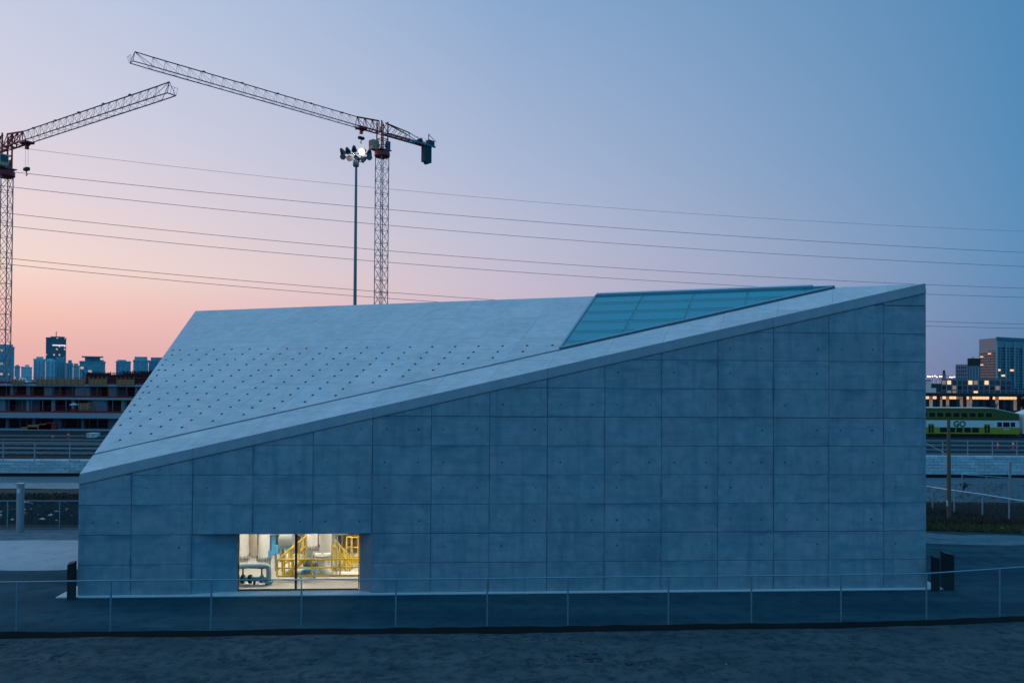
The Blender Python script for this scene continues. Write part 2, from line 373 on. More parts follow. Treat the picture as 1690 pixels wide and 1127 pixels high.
# far service strip, gravel path, bank
sheet('gravel_verge', [gp(-500,797), gp(400,797), gp(400,786), gp(-500,786)], .01, M['tealbank'])
sheet('path', ragged([gp(-500,808), gp(400,806), gp(400,797), gp(-500,798)], .5, 4), .02, M['gravel'])
sheet('verge', [gp(1400,828), gp(2000,832), gp(2000,789), gp(1400,788)], .01, M['tealbank'])
sheet('ballast_bed', [(-260,79.5),(260,79.5),(260,146),(5,146),(5,136),(-260,136)], .0, M['ballast'])
# foreground dirt, uneven
def hash2(i, j, s):
    random.seed((i*73856093) ^ (j*19349663) ^ s); return random.random()
def vnoise(x, y, s):
    i, j = math.floor(x), math.floor(y); u, v = x-i, y-j; u = u*u*(3-2*u); v = v*v*(3-2*v)
    a = hash2(i,j,s)*(1-u)+hash2(i+1,j,s)*u; b = hash2(i,j+1,s)*(1-u)+hash2(i+1,j+1,s)*u
    return a*(1-v)+b*v
POSTS = [(-280,1053),(-130,1052),(27,1051),(182,1050),(348,1048),(497,1046),(653,1044.5),(804,1043),(937,1041.5),(1103,1038.5),(1240,1036.5),(1388,1035),(1529,1031),(1650,1026),(1775,1019),(1890,1009)]
FP = [gp(x, y) for x, y in POSTS]
def fence_y(x):
    for a, b in zip(FP, FP[1:]):
        if a.x <= x <= b.x: return a.y+(b.y-a.y)*(x-a.x)/(b.x-a.x)
    return FP[0].y if x < FP[0].x else FP[-1].y
mb = MB(); nx, ny = 300, 60; X0, X1, Y0 = -32, 34, 15.0
for j in range(ny+1):
    for i in range(nx+1):
        x = X0+(X1-X0)*i/nx; ye = fence_y(x)-.22-.12*vnoise(x*.9, 3, 5); t_ = j/ny; y = Y0+(ye-Y0)*t_
        h = .10*vnoise(x*.35, y*.8, 1)+.07*vnoise(x*1.2, y*1.9, 2)+.045*vnoise(x*3.1, y*4.5, 3)+.02*vnoise(x*7, y*8, 4)
        mb.v.append((x, y, .02+h*min(1, (1-t_)*8+.35)))
for j in range(ny):
    for i in range(nx):
        a = j*(nx+1)+i; mb.f.append((a, a+1, a+nx+2, a+nx+1))
o = mb.build('dirt', M['dirt'], None, smooth=True, kind='structure')
def clods(name, label, a, b, c, d, count, smin, smax, mat, seed, z0=0.0, cat='rubble', flat=.6):
    random.seed(seed); m_ = MB()
    for k in range(count):
        s_, t_ = random.random(), random.random(); P = a.lerp(b, s_).lerp(d.lerp(c, s_), t_); q = smin+(smax-smin)*random.random()**3; an = random.random()*6.28
        ca, sa = math.cos(an)*q, math.sin(an)*q; e = random.uniform(.5, 1); z = z0+P.z
        m_.add([(P.x+ca,P.y+sa,z),(P.x-sa*e,P.y+ca*e,z),(P.x-ca,P.y-sa,z),(P.x+sa*e,P.y-ca*e,z),(P.x+ca*.2,P.y+sa*.2,z+q*flat),(P.x,P.y,z-q*.5)], [(0,1,4),(1,2,4),(2,3,4),(3,0,4),(1,0,5),(2,1,5),(3,2,5),(0,3,5)])
    return tag(m_.build(name, mat, None, kind='stuff'), label, cat)
M['clod'] = simple('pale_earth_clod', (.11,.13,.14), .95, var=.4, scale=2)
M['clod2'] = simple('dark_earth_clod', (.025,.04,.05), .95, var=.4, scale=2)
M['scrap'] = simple('pale_plastic_scrap', (.55,.58,.6), .6)
q4 = (Vector((-30,19,0)), Vector((31,19,0)), Vector((31,28.4,0)), Vector((-30,26.3,0)))
clods('earth_clods', 'pale clods and stones strewn over the foreground dirt', *q4, 5000, .015, .08, M['clod'], 71, .10)
clods('dark_clods', 'dark clods and tyre ruts strewn over the foreground dirt', *q4, 6000, .03, .20, M['clod2'], 72, .11, flat=.25)
clods('litter', 'pale litter scraps caught on the dark bank behind the paving', gp(-20,866), gp(125,866), gp(125,830), gp(-20,830), 26, .08, .28, M['scrap'], 73, .25, 'litter', .4)
clods('gravel_spill', 'scattered stones on the verge behind the right fence', gp(1530,872), gp(1700,880), gp(1700,800), gp(1530,800), 900, .03, .2, M['clod'], 74, .2)
# dark weedy bank at both sides behind the yard
def bank(name, pa, pb, hgt, mat, label, n=70, m=14):
    """mound between two ground polylines (front pa, back pb)"""
    b = MB()
    for j in range(m+1):
        for i in range(n+1):
            s_ = i/n; A = pa[0].lerp(pa[1], s_); B = pb[0].lerp(pb[1], s_); P = A.lerp(B, j/m)
            k = math.sin(math.pi*min(1, j/m))**.7
            b.v.append((P.x, P.y, -.02+k*hgt*(.6+.7*vnoise(P.x*.5, P.y*.5, 8))+k*.12*vnoise(P.x*2.4, P.y*2.4, 9)))
    for j in range(m):
        for i in range(n):
            a = j*(n+1)+i; b.f.append((a, a+1, a+n+2, a+n+1))
    return b.build(name, mat, None, smooth=True, kind='structure')
bank('bank', (gp(-420,872), gp(330,872)), (gp(-500,812), gp(380,812)), .12, M['earth'], '')
bank('bank', (gp(1450,868), gp(2050,884)), (gp(1400,830), gp(2050,836)), .3, M['earth'], '')
def weeds(name, a, b, c, d, count, h, mat, seed):
    random.seed(seed); m_ = MB()
    for k in range(count):
        s_, t_ = random.random(), random.random(); P = a.lerp(b, s_).lerp(d.lerp(c, s_), t_)
        hh = h*(.4+random.random()); ang = random.random()*6.28; w = .02+.05*random.random()
        dx, dy = math.cos(ang)*w, math.sin(ang)*w; lx, ly = (random.random()-.5)*hh*.9, (random.random()-.5)*hh*.9
        zz = P.z
        m_.add([(P.x-dx,P.y-dy,zz),(P.x+dx,P.y+dy,zz),(P.x+lx,P.y+ly,zz+hh)], [(0,1,2)])
    return m_.build(name, mat, None, kind='stuff')
tag(weeds('dry_grass', gp(1500,872,.05), gp(1690,880,.05), gp(1690,858,.3), gp(1500,858,.3), 5000, .22, M['leaf'], 3), 'dry yellowish grass tufts along the verge below the timber pole', 'grass')
tag(weeds('weeds', gp(-60,866,.1), gp(160,866,.1), gp(160,815,.25), gp(-60,815,.25), 9000, .16, M['leaf2'], 4), 'dark weeds covering the bank behind the pale paving', 'weeds')
M['leaf3'] = simple('brown_dead_weeds', (.055,.046,.036), .9, var=.6)
tag(weeds('weeds', gp(1500,862,.3), gp(1720,868,.3), gp(1720,834,.5), gp(1500,830,.5), 7000, .2, M['leaf3'], 5), 'dark weeds on the bank behind the wire fence and timber pole', 'weeds')

# ================================================================== CONCRETE BUILDING
FL = Vector((-19.177, 0, 4.943)); FR = Vector((16.536, 0, 13.2245)); BL = Vector((-20.62, 18.18, 13.2245)); BR = Vector((16.9, 18.5, 5.2))
SL = (FR.z-FL.z)/(FR.x-FL.x)
ztop = lambda x: FL.z+(x-FL.x)*SL
bld = thing('concrete_building', 'large faceted concrete building with a sloping pale roof and one lit window', 'building', W0, YAW)
def clip(poly, a, b, c):                 # keep a*x+b*y <= c   (2d)
    out = []; n = len(poly)
    for i in range(n):
        p, q = poly[i], poly[(i+1)%n]; dp_, dq = a*p[0]+b*p[1]-c, a*q[0]+b*q[1]-c
        if dp_ <= 0: out.append(p)
        if dp_*dq < 0:
            t_ = dp_/(dp_-dq); out.append((p[0]+(q[0]-p[0])*t_, p[1]+(q[1]-p[1])*t_))
    return out
def area(p): return abs(sum(p[i][0]*p[(i+1)%len(p)][1]-p[(i+1)%len(p)][0]*p[i][1] for i in range(len(p))))/2 if len(p) > 2 else 0
def inset(poly, d):
    n = len(poly); s_ = sum(poly[i][0]*poly[(i+1)%n][1]-poly[(i+1)%n][0]*poly[i][1] for i in range(n))
    if s_ < 0: poly = poly[::-1]
    out = poly
    for i in range(n):
        (x0, y0), (x1, y1) = poly[i], poly[(i+1)%n]; L = math.hypot(x1-x0, y1-y0)
        if L < 1e-5: continue
        nx_, ny_ = (y1-y0)/L, -(x1-x0)/L           # outward normal for ccw
        out = clip(out, nx_, ny_, nx_*x0+ny_*y0-d)
        if len(out) < 3: return []
    return out
def tile(poly, mapf, gap, ch, depth, name, mat, parent):
    """one slab: polygon with a chamfered rim; mapf(u,v,h) -> 3d, h = height over the face (negative = into the wall)"""
    a = inset(poly, gap/2); b = inset(poly, gap/2+ch)
    if len(a) < 3 or len(b) != len(a) or area(b) < .02: 
        if len(a) < 3 or area(a) < .0008: return None
        b = None
    n = len(a); m_ = MB()
    if b is None:
        m_.prism([mapf(u, v, 0) for u, v in a], Vector(mapf(0, 0, -depth))-Vector(mapf(0, 0, 0)))
    else:
        vs = [mapf(u, v, 0) for u, v in b]+[mapf(u, v, -ch) for u, v in a]+[mapf(u, v, -depth) for u, v in a]
        m_.add(vs, [tuple(range(n))]+[(i, (i+1)%n, (i+1)%n+n, i+n) for i in range(n)]+[(i+n, (i+1)%n+n, (i+1)%n+2*n, i+2*n) for i in range(n)])
    return m_.build(name, mat, parent)
# front wall: formwork panels 2.44 x 1.22, recessed joints
RX0, RX1, RZ = -14.64, -7.32, 2.49                  # recess around the window
XS = [-19.177]+[2.44*k for k in range(-7, 7)]+[16.536]
ZS = [0.05, 1.27]+[2.49+1.22*k for k in range(0, 10)]
front = lambda u, v, h: Vector((u, -h, v))
FH = .41
wallpart = MB()
back = .035
wallpart.prism([(FL.x,back,0),(RX0,back,0),(RX0,back,ztop(RX0)-.1),(FL.x,back,ztop(FL.x)-.1)], (0,.3,0))
wallpart.prism([(RX1,back,0),(FR.x,back,0),(FR.x,back,ztop(FR.x)-.1),(RX1,back,ztop(RX1)-.1)], (0,.3,0))
wallpart.prism([(RX0,back,RZ+.01),(RX1,back,RZ+.01),(RX1,back,ztop(RX1)-.1),(RX0,back,ztop(RX0)-.1)], (0,.3,0))
wl_o = wallpart.build('front_wall', M['joint'], bld)
random.seed(11)
MAJOR = {-14.64, -7.32, 0.0, 9.76}
for i in range(len(XS)-1):
    for j in range(len(ZS)-1):
        x0, x1, z0, z1 = XS[i], XS[i+1], ZS[j], ZS[j+1]
        if x0 >= RX0-.01 and x1 <= RX1+.01 and z1 <= RZ+.01: continue
        if j == 0: z0 = .05
        g0 = .014 if min(abs(x0-m) for m in MAJOR) < .01 else .006
        g1 = .014 if min(abs(x1-m) for m in MAJOR) < .01 else .006
        gz0 = .012 if j in (2, 6, 10) else .006
        gz1 = .012 if j+1 in (2, 6, 10) else .006
        g0 *= random.uniform(.35,1.5); g1 *= random.uniform(.35,1.5); gz0 *= random.uniform(.3,1.6); gz1 *= random.uniform(.3,1.6)
        p = [(x0+g0*(i > 0), z0+gz0*(j > 0)), (x1-g1*(i < len(XS)-2), z0+gz0*(j > 0)), (x1-g1*(i < len(XS)-2), z1-gz1), (x0+g0*(i > 0), z1-gz1)]
        p = clip(p, -SL, 1, FL.z-FL.x*SL-FH-.012)      # below the fascia
        if area(p) < .03: continue
        dz = random.uniform(-.004, .004)
        tile(p, (lambda u, v, h, d=dz: Vector((u, -h-d, v))), .002, .014, .03, 'formwork_panel', M['wall'], wl_o)
# tie holes, plugged
mb = MB()
for i in range(1, len(XS)-1):
    for j in range(1, len(ZS)-1):
        x0 = XS[i]; z0 = ZS[j]
        if x0 >= RX0-.01 and x0+2.44 <= RX1+.01 and j < 2: continue
        zz = z0+(.53 if j % 2 == 0 else 1.22-.53)
        for dx in (.54, 1.92):
            x = x0+dx
            if x > FR.x-.3 or zz > ztop(x)-FH-.25: continue
            if random.random() < .22: continue
            r_ = .022+random.random()*.03; x += random.uniform(-.04,.04)
            mb.tube((x, .01, zz), (x, -.006, zz), r_, 8)
for x in (-18.6, -17.6):
    for zz in (3.0,): mb.tube((x, .01, zz), (x, -.006, zz), .045, 8)
mb.build('tie_hole_plugs', M['plug'], wl_o, kind='stuff')
# fascia under the roof edge, leaning back a little
cuts = [FL.x, -14.64, -7.32, 0.0, 9.76, FR.x]
for a, b in zip(cuts, cuts[1:]):
    a_ = a+.006*(a > FL.x); b_ = b-.006*(b < FR.x)
    y0, y1 = -.022, .06; A, B = ztop(a_)+.043, ztop(b_)+.043
    MB().add([(a_,y0,A-FH-.03),(b_,y0,B-FH-.03),(b_,y0,B-FH+.02),(a_,y0,A-FH+.02),(b_,y1,B-.015),(a_,y1,A-.015),
              (a_,.3,A-FH-.03),(b_,.3,B-FH-.03),(b_,.3,B-.015),(a_,.3,A-.015)],
             [(0,1,2,3),(3,2,4,5),(0,6,7,1),(5,4,8,9),(6,9,8,7),(0,3,5,9,6),(1,7,8,4,2)]).build('fascia', M['fascia'], wl_o)
# the other walls and the hidden back slope
sh = MB()
dn = Vector((0, 0, -.12))
sh.prism([(FL.x,.32,0),(FL.x,.32,FL.z+.02),BL+Vector((0,-.02,-.1)),(BL.x,BL.y,0)], (.3,0,0))
sh.prism([(FR.x,.33,0),(FR.x,.33,FR.z-.17),BR+dn,(BR.x,BR.y,0)], (-.3,0,0))
sh.prism([(BL.x+.3,BL.y,0),(BR.x-.3,BR.y,0),BR+Vector((-.3,0,-.12)),BL+Vector((.3,0,-.12))], (0,-.3,0))
sh.build('side_walls', M['shell'], bld)
# roof: slabs on the plane FL FR BL.  r runs down the ridge from FR to BL, q down the slope
nrm_ = (FR-FL).cross(BL-FL).normalized(); er = (BL-FR).normalized(); eq = nrm_.cross(er)
if eq.z > 0: eq = -eq
def rp(r, q, h): return FR+er*r+eq*q+nrm_*h
def rq(P): d = Vector(P)-FR; return (d.dot(er), d.dot(eq))
roof = MB().prism([FL+Vector((.0,.07,0))-nrm_*.06, FR+Vector((0,.07,0))-nrm_*.06, BL-nrm_*.06], -nrm_*.25).build('roof', M['roofjoint'], bld)
MB().prism([FR+Vector((0,.02,-.03)), BR+Vector((0,0,-.03)), BL+Vector((0,0,-.03))], (0,0,-.2)).build('rear_roof_slope', M['shell'], bld)
tri = [rq(FL), rq(FR), rq(BL)]
def half(p0, p1, keep):                 # half plane through 2 rq points keeping the side of `keep`
    a, b = p1[1]-p0[1], -(p1[0]-p0[0]); c = a*p0[0]+b*p0[1]
    return (a, b, c) if a*keep[0]+b*keep[1] <= c else (-a, -b, -c)
def yline(y):                           # the line local-y = y on the roof plane
    def pt(x):
        z = FL.z+(-(nrm_.x*(x-FL.x)+nrm_.y*y))/nrm_.z
        return rq((x, y, z))
    return pt(-19), pt(16)
mid = (sum(t_[0] for t_ in tri)/3, sum(t_[1] for t_ in tri)/3)
edges = [half(tri[i], tri[(i+1)%3], mid) for i in range(3)]
SY0, SY1 = 1.47, 1.60
frontpt = rq(FL+Vector((6, .4, 1.9))); 
l0, l1 = yline(SY0), yline(SY1); lf = yline(.065)
keep_front = [half(*l0, rq((0, .3, 9.5))), half(*lf, mid)]
keep_back = [half(*l1, mid)]
RS = 14.93                              # left edge of the skylight
rj = [RS+2.235*k for k in range(-8, 13)]; qj = [2.44*k for k in range(0, 9)]
random.seed(5)
for i in range(len(rj)-1):
    for j in range(len(qj)-1):
        cell = [(rj[i], qj[j]), (rj[i+1], qj[j]), (rj[i+1], qj[j+1]), (rj[i], qj[j+1])]
        for reg in (keep_front, keep_back):
            p = cell
            for e in edges+reg:
                p = clip(p, *e)
                if len(p) < 3: break
            if reg is keep_back and rj[i+1] <= RS+.01: continue
            if len(p) < 3 or area(p) < .001: continue
            dh = random.uniform(-.003, .003)
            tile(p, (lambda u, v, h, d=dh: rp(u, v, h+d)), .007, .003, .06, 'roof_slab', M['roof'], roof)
# roof anchors: dark plugs in rows
am = MB().lathe((0,0,0), [(.060,-.004),(.060,.018),(.042,.03)], 8).mesh('roof_anchor', M['anchor'])
rot = nrm_.to_track_quat('Z', 'Y')
def inside(r, q, m_):
    P = rp(r, q, 0); return P.y > SY1+m_ and all(a*r+b*q <= c-m_*math.hypot(a, b) for a, b, c in edges)
na = 0
for k in range(0, 19):
    q = 5.86+.615*k; row = []
    for m_ in range(-1, 20):
        r = 15.4+1.222*m_
        if r < RS+.25: continue
        if inside(r, q, .32): row.append(r)
    # the anchor that follows the left eave
    lo, hi = 14., 42.
    for _ in range(40):
        md = (lo+hi)/2
        if inside(md, q, .34): lo = md
        else:
            hi = md
    if inside(lo, q, .3) and (not row or lo-row[-1] > .22): row.append(lo)
    for r in row:
        o = link('roof_anchor', am, roof); o.location = rp(r, q, 0); o.rotation_mode = 'QUATERNION'; o.rotation_quaternion = rot; na += 1
# skylight: glazed triangle between slot and ridge
sk = bld
skpoly = [(RS, .0), (RS, 20), (0, 20), (0, 0)]
for e in edges[:]+keep_back: skpoly = clip(skpoly, *e)
skf = MB(); n = len(skpoly)
skylight = MB().prism([rp(r, q, -.055) for r, q in inset(skpoly, .02)], -nrm_*.02).build('skylight', simple('pale_light_well_lining', (.66,.72,.74), .7), bld)
sp2 = inset(skpoly, .015)
fm = MB()
for i in range(len(sp2)):
    a, b = sp2[i], sp2[(i+1)%len(sp2)]
    if math.hypot(a[0]-b[0], a[1]-b[1]) < .3: continue
    A, B = rp(*a, .05), rp(*b, .05); d = (B-A).normalized(); w = nrm_.cross(d).normalized()*.05
    fm.prism([A-w-nrm_*.1, A+w-nrm_*.1, A+w+nrm_*.03, A-w+nrm_*.03], B-A)
fm.build('glazing_frame', M['galv'], skylight)
# bright ridge flashing over the skylight
ra = RS-.05; A = rp(ra, -.02, .05); B = rp(4.6, -.02, .05)
MB().prism([A+eq*.10, A+eq*.10+nrm_*.10, A-eq*.06+nrm_*.10, A-eq*.06-nrm_*.08], B-A).build('ridge_flashing', M['alu'], skylight)
qs = [.05, 1.02, 2.14, 3.28, 4.4, 5.5, 6.7]; rs = [RS-.07, 12.45, 9.95, 7.45, 4.95, 2.4, 0]
for i in range(len(rs)-1):
    for j in range(len(qs)-1):
        p = [(rs[i+1], qs[j]), (rs[i], qs[j]), (rs[i], qs[j+1]), (rs[i+1], qs[j+1])]
        for e in edges+keep_back: p = clip(p, *e)
        p = inset(p, .012) if len(p) > 2 else p
        if len(p) < 3 or area(p) < .04: continue
        tile(p, lambda u, v, h: rp(u, v, h+.045), .014, .004, .02, 'skylight_pane', M['skyglass'], skylight)
# beams below the glass
for j, q in enumerate(qs[1:-1]):
    p = [(0, q-.13), (RS-.1, q-.13), (RS-.1, q+.13), (0, q+.13)]
    for e in edges+keep_back: p = clip(p, *e)
    p = inset(p, .06) if len(p) > 2 else []
    if len(p) > 2: MB().prism([rp(r, qq, .015) for r, qq in p], -nrm_*.06).build('beam', M['teal_paint'], skylight)
for r in rs[1:-2]:
    p = [(r-.07, 0), (r+.07, 0), (r+.07, 7), (r-.07, 7)]
    for e in edges+keep_back: p = clip(p, *e)
    p = inset(p, .03) if len(p) > 2 else []
    if len(p) > 2: MB().prism([rp(rr, qq, .019) for rr, qq in p], -nrm_*.06).build('beam', M['teal_paint'], skylight)
# plinth slab at the foot
MB().cbox(-19.93, 17.25, -.2, 6, -.02, .05, .01).build('plinth', M['plinth'], bld)
# window recess with splayed jambs, glass 0.5 m back
GX0, GX1, GY = -12.87, -7.93, .52
rc = MB()
rc.add([(RX0,.035,.05),(GX0-.06,GY,.05),(GX0-.06,GY,RZ+.3),(RX0,.035,RZ+.3),(GX0-.06,GY+.3,.05),(GX0-.06,GY+.3,RZ+.3),(RX0,.33,.05),(RX0,.33,RZ+.3)], [(0,1,2,3),(1,4,5,2),(6,7,5,4),(0,3,7,6),(3,2,5,7)])
rc.build('left_jamb', M['wall'], wl_o)
rc = MB()
rc.add([(RX1,.035,.05),(GX1+.06,GY,.05),(GX1+.06,GY,RZ+.3),(RX1,.035,RZ+.3),(GX1+.06,GY+.3,.05),(GX1+.06,GY+.3,RZ+.3),(RX1,.33,.05),(RX1,.33,RZ+.3)], [(0,3,2,1),(1,2,5,4),(6,4,5,7),(0,6,7,3),(3,7,5,2)])
rc.build('right_jamb', M['fascia'], wl_o)  # paler concrete than the left jamb, sunset light put into the colour
MB().box(RX0,RX1,.34,.9,RZ+.012,RZ+.3).build('lintel', M['wall'], wl_o)
win = MB()
for x in (GX0-.04, GX1+.01): win.box(x, x+.03, GY-.02, GY+.06, .05, RZ+.2)
win.box(GX0-.009, GX1+.009, GY-.02, GY+.06, .05, .10)
win = win.build('window', M['frame'], bld)
xm = wl(488.5, 930, GY).x
MB().box(xm-.04, xm+.04, GY-.04, GY+.08, .1, RZ+.2).build('mullion', M['frame'], win)
MB().box(GX0-.008, xm-.041, GY+.012, GY+.024, .101, RZ+.2).build('pane', M['clear'], win)
MB().box(xm+.041, GX1+.008, GY+.012, GY+.024, .101, RZ+.2).build('pane', M['clear'], win)
# the hall behind the window
hall = MB()
HX0, HX1, HY0, HY1, HZ = -18.6, -3.0, .84, 14.5, 4.1
hall.box(HX0,HX1,.34,HY1,-.01,.055)
hall.build('hall_floor', M['floor_in'], bld)
hw = MB(); hw.box(HX0-.2,HX0,.34,HY1,.06,HZ); hw.box(HX1,HX1+.2,.34,HY1,.06,HZ); hw.box(HX0-.2,HX1+.2,HY1,HY1+.2,.06,HZ); hw.box(HX0-.2,HX1+.2,.34,HY1+.2,HZ+.004,HZ+.2)
hw.build('hall_walls', M['beige'], bld)
for k, (x, y) in enumerate([(-14.5,2.6),(-11,2.6),(-7.5,2.6),(-14.5,6.2),(-11,6.2),(-7.5,6.2)]):
    t_ = thing('ceiling_lamp', 'long bright lamp under the ceiling of the pump hall', 'lamp', toworld((x, y, HZ-.1)), YAW, 'lamps in the pump hall')
    MB().box(-.75,.75,-.14,.14,.0,.1).build('housing', M['alu'], t_)
    MB().box(-.72,.72,-.12,.12,-.02,-.001).build('diffuser', M['lamp_in'], t_)

# ================================================================== PLANT IN THE HALL (things seen through the window)
def hall_thing(name, label, cat, base, group=None):
    return thing(name, label, cat, toworld(base), YAW, group)
def vessel(name, label, cat, x0, x1, yl, mat, flanges=(), ybot=None, group=None):
    a, b = wl(x0, 920, yl), wl(x1, 920, yl); r = (b.x-a.x)/2; cx = (a.x+b.x)/2; base = (cx, yl, .056)
    t_ = hall_thing(name, label, cat, base, group)
    MB().lathe((0,0,0), [(r,0),(r,HZ-.12),(r*.9,HZ-.06)], 24).build('shell', mat, t_, True)
    for fy in flanges:
        z = wl(x0, fy, yl).z-.056
        f_ = MB().lathe((0,0,z), [(r+.1,-.05),(r+.1,.05)], 24).build('flange', M['grey_mach'], t_, True)
        bm_ = MB()
        for k in range(16):
            an = k*math.pi/8; bm_.tube(((r+.06)*math.cos(an), (r+.06)*math.sin(an), z-.1), ((r+.06)*math.cos(an), (r+.06)*math.sin(an), z+.1), .018, 5)
        bm_.build('bolts', M['black_iron'], f_, kind='stuff')
    return t_
vessel('settling_tank', 'broad white vessel standing by the left edge of the lit window', 'tank', 380, 410, 5.2, M['white_paint'], (918,))
vessel('column', 'beige round column between the white vessel and the narrower white pipe', 'column', 411, 425, 7.0, M['beige'])
vessel('standpipe', 'white standpipe behind the pale blue pipe in the lit window', 'pipe', 426.5, 445, 4.6, M['white_paint'], (921,))
vessel('standpipe', 'white standpipe right of the window mullion behind the yellow guard rail', 'pipe', 504, 524, 4.0, M['white_paint'], (902, 930))
vessel('standpipe', 'wide white standpipe beside the white cable ladder behind the yellow rail', 'pipe', 526, 547, 5.4, M['white_paint'], (917,))
# pale blue pipe with its valves
A = wl(370, 933.5, 1.5); B = wl(438, 933, 1.5); C = wl(443.5, 939, 1.5); D = wl(443.5, 958, 1.5)
base = Vector((B.x, 1.5, .056)); t_ = hall_thing('blue_pipe', 'pale blue pipe turning down to a row of valves near the glass', 'pipe', base)
MB(base).path([A, A.lerp(B,.5), B, B+Vector((.08,0,-.03)), B.lerp(C,.75)+Vector((.03,0,.02)), C, C+Vector((0,0,-.1)), D], .115, 14).build('pipe', M['blue_pipe'], t_, True)
MB(base).tube(D+Vector((0,0,-.0)), D+Vector((0,0,-.08)), .19, 16).build('flange', M['teal_paint'], t_, True)
MB(base).tube((A.x, 1.5, .30), (D.x+.05, 1.5, .30), .10, 12).build('header', M['teal_paint'], t_, True)
for k, px_ in enumerate((392, 401, 413, 432)):
    q = wl(px_, 950, 1.5); v_ = MB(base).tube((q.x-.06,1.5,.3), (q.x+.06,1.5,.3), .19, 14).build('valve', M['black_iron'] if k != 3 else M['teal_paint'], t_, True)
    if k in (1, 3):
        MB(base).tube((q.x,1.5,.4), (q.x,1.5,.78), .03, 6).build('stem', M['black_iron'], v_)
        w_ = MB(base); n = 14
        w_.path([(q.x+.14*math.cos(i*2*math.pi/n), 1.5+.14*math.sin(i*2*math.pi/n), .78) for i in range(n+1)], .022, 6, False)
        w_.tube((q.x-.14,1.5,.78),(q.x+.14,1.5,.78),.014,5).tube((q.x,1.36,.78),(q.x,1.64,.78),.014,5)
        w_.build('handwheel', M['purple'], v_, True)
for px_ in (395, 420, 440):
    q = wl(px_, 950, 1.5); MB(base).box(q.x-.03,q.x+.03,1.42,1.58,.056,.22).build('support', M['black_iron'], t_)
# yellow guard rail
def railing(name, label, pts, yl, posts, mid=True, toe=None, h=1.05):
    P = [wl(x, y, yl) for x, y in pts]; base = Vector((P[0].x, yl, max(.056, P[0].z-h)))
    t_ = hall_thing(name, label, 'railing', base)
    for a, b in zip(P, P[1:]):
        MB(base).tube(a, b, .036, 8).build('top_rail', M['yellow'], t_, True)
        if mid: MB(base).tube(a-Vector((0,0,h*.5)), b-Vector((0,0,h*.5)), .03, 8).build('mid_rail', M['yellow'], t_, True)
    for s_ in posts:
        k = min(int(s_), len(P)-2); q = P[k].lerp(P[k+1], s_-k)
        MB(base).tube(q-Vector((0,0,h)), q, .036, 8).build('post', M['yellow'], t_, True)
    if toe:
        MB(base).prism([P[0]+Vector((0,0,-h-toe)), P[-1]+Vector((0,0,-h-toe)), P[-1]+Vector((0,0,-h+.03)), P[0]+Vector((0,0,-h+.03))], (0,.05,0)).build('toe_board', M['yellow'], t_)
    return t_
railing('guard_rail', 'yellow guard rail running level across the right half of the lit window', [(457,923),(600,922)], 2.0, (0,.07,.19,.40,.73,1.0), toe=.05, h=.72)
def stair(name, label, x0, y0, x1, y1, yl, n, w=.9, h=1.0):
    A, B = wl(x0, y0, yl), wl(x1, y1, yl); A = A-Vector((0,0,h)); B = B-Vector((0,0,h)); base = Vector((A.x, yl, max(.056, min(A.z, B.z))))
    t_ = hall_thing(name, label, 'stairs', base)
    for dy in (0, w):
        o_ = Vector((0, dy, 0))
        MB(base).prism([A+o_-Vector((0,0,.10)), A+o_+Vector((0,0,.10)), B+o_+Vector((0,0,.10)), B+o_-Vector((0,0,.10))], (0,.04,0)).build('stringer', M['yellow'], t_)
        MB(base).tube(A+o_+Vector((0,0,h)), B+o_+Vector((0,0,h)), .036, 8).build('handrail', M['yellow'], t_, True)
        MB(base).tube(A+o_+Vector((0,0,h*.55)), B+o_+Vector((0,0,h*.55)), .03, 8).build('mid_rail', M['yellow'], t_, True)
        for k in range(5):
            q = (A.lerp(B, k/4))+o_; MB(base).tube(q, q+Vector((0,0,h)), .034, 8).build('post', M['yellow'], t_, True)
    for k in range(n):
        q = A.lerp(B, (k+.5)/n); MB(base).box(q.x-.13, q.x+.13, yl+.045, yl+w-.005, q.z-.02, q.z+.02).build('tread', M['galv'], t_)
    return t_
stair('stair', 'yellow steel stair climbing behind the dark window mullion', 458, 924, 506, 884, 2.9, 9)
stair('stair', 'yellow steel stair coming down at the right end of the window', 577, 929, 548, 898, 3.3, 7)
railing('platform_rail', 'yellow platform rail high at the right edge of the lit window', [(572,886),(598,886)], 5.2, (0,.35,.75,1.0), h=.95, toe=.3)
# big elbow
P = [wl(532, 918, 3.1), wl(532, 930, 3.1), wl(534, 938, 3.1), wl(540, 946, 3.1), wl(550, 950, 3.1), wl(565, 951, 3.1), wl(600, 951, 3.1)]
base = Vector((P[0].x, 3.1, .056)); t_ = hall_thing('elbow_pipe', 'fat white elbow pipe sweeping along the floor behind the guard rail', 'pipe', base)
MB(base).path(P, .22, 18).build('pipe', M['white_paint'], t_, True)
MB(base).tube(P[0]+Vector((0,0,-.04)), P[0]+Vector((0,0,.06)), .31, 18).build('flange', M['grey_mach'], t_, True)
for q in (P[4], P[5]): MB(base).box(q.x-.05,q.x+.05,2.98,3.22,.056,q.z-.15).build('support', M['grey_mach'], t_)
# horizontal flanged pipe
A, B = wl(519, 917, 3.7), wl(550, 916, 3.7); base = Vector(((A.x+B.x)/2, 3.7, .056)); t_ = hall_thing('flanged_pipe', 'short grey flanged pipe between white standpipes behind the yellow rail', 'pipe', base)
MB(base).tube(A, B, .13, 14).build('pipe', M['white_paint'], t_, True)
for f_ in (0, .45, 1): 
    q = A.lerp(B, f_); MB(base).tube(q-Vector((.04,0,0)), q+Vector((.04,0,0)), .21, 14).build('flange', M['grey_mach'], t_, True)
MB(base).box(base.x-.05,base.x+.05,3.62,3.78,.056,A.z-.1).build('support', M['grey_mach'], t_)
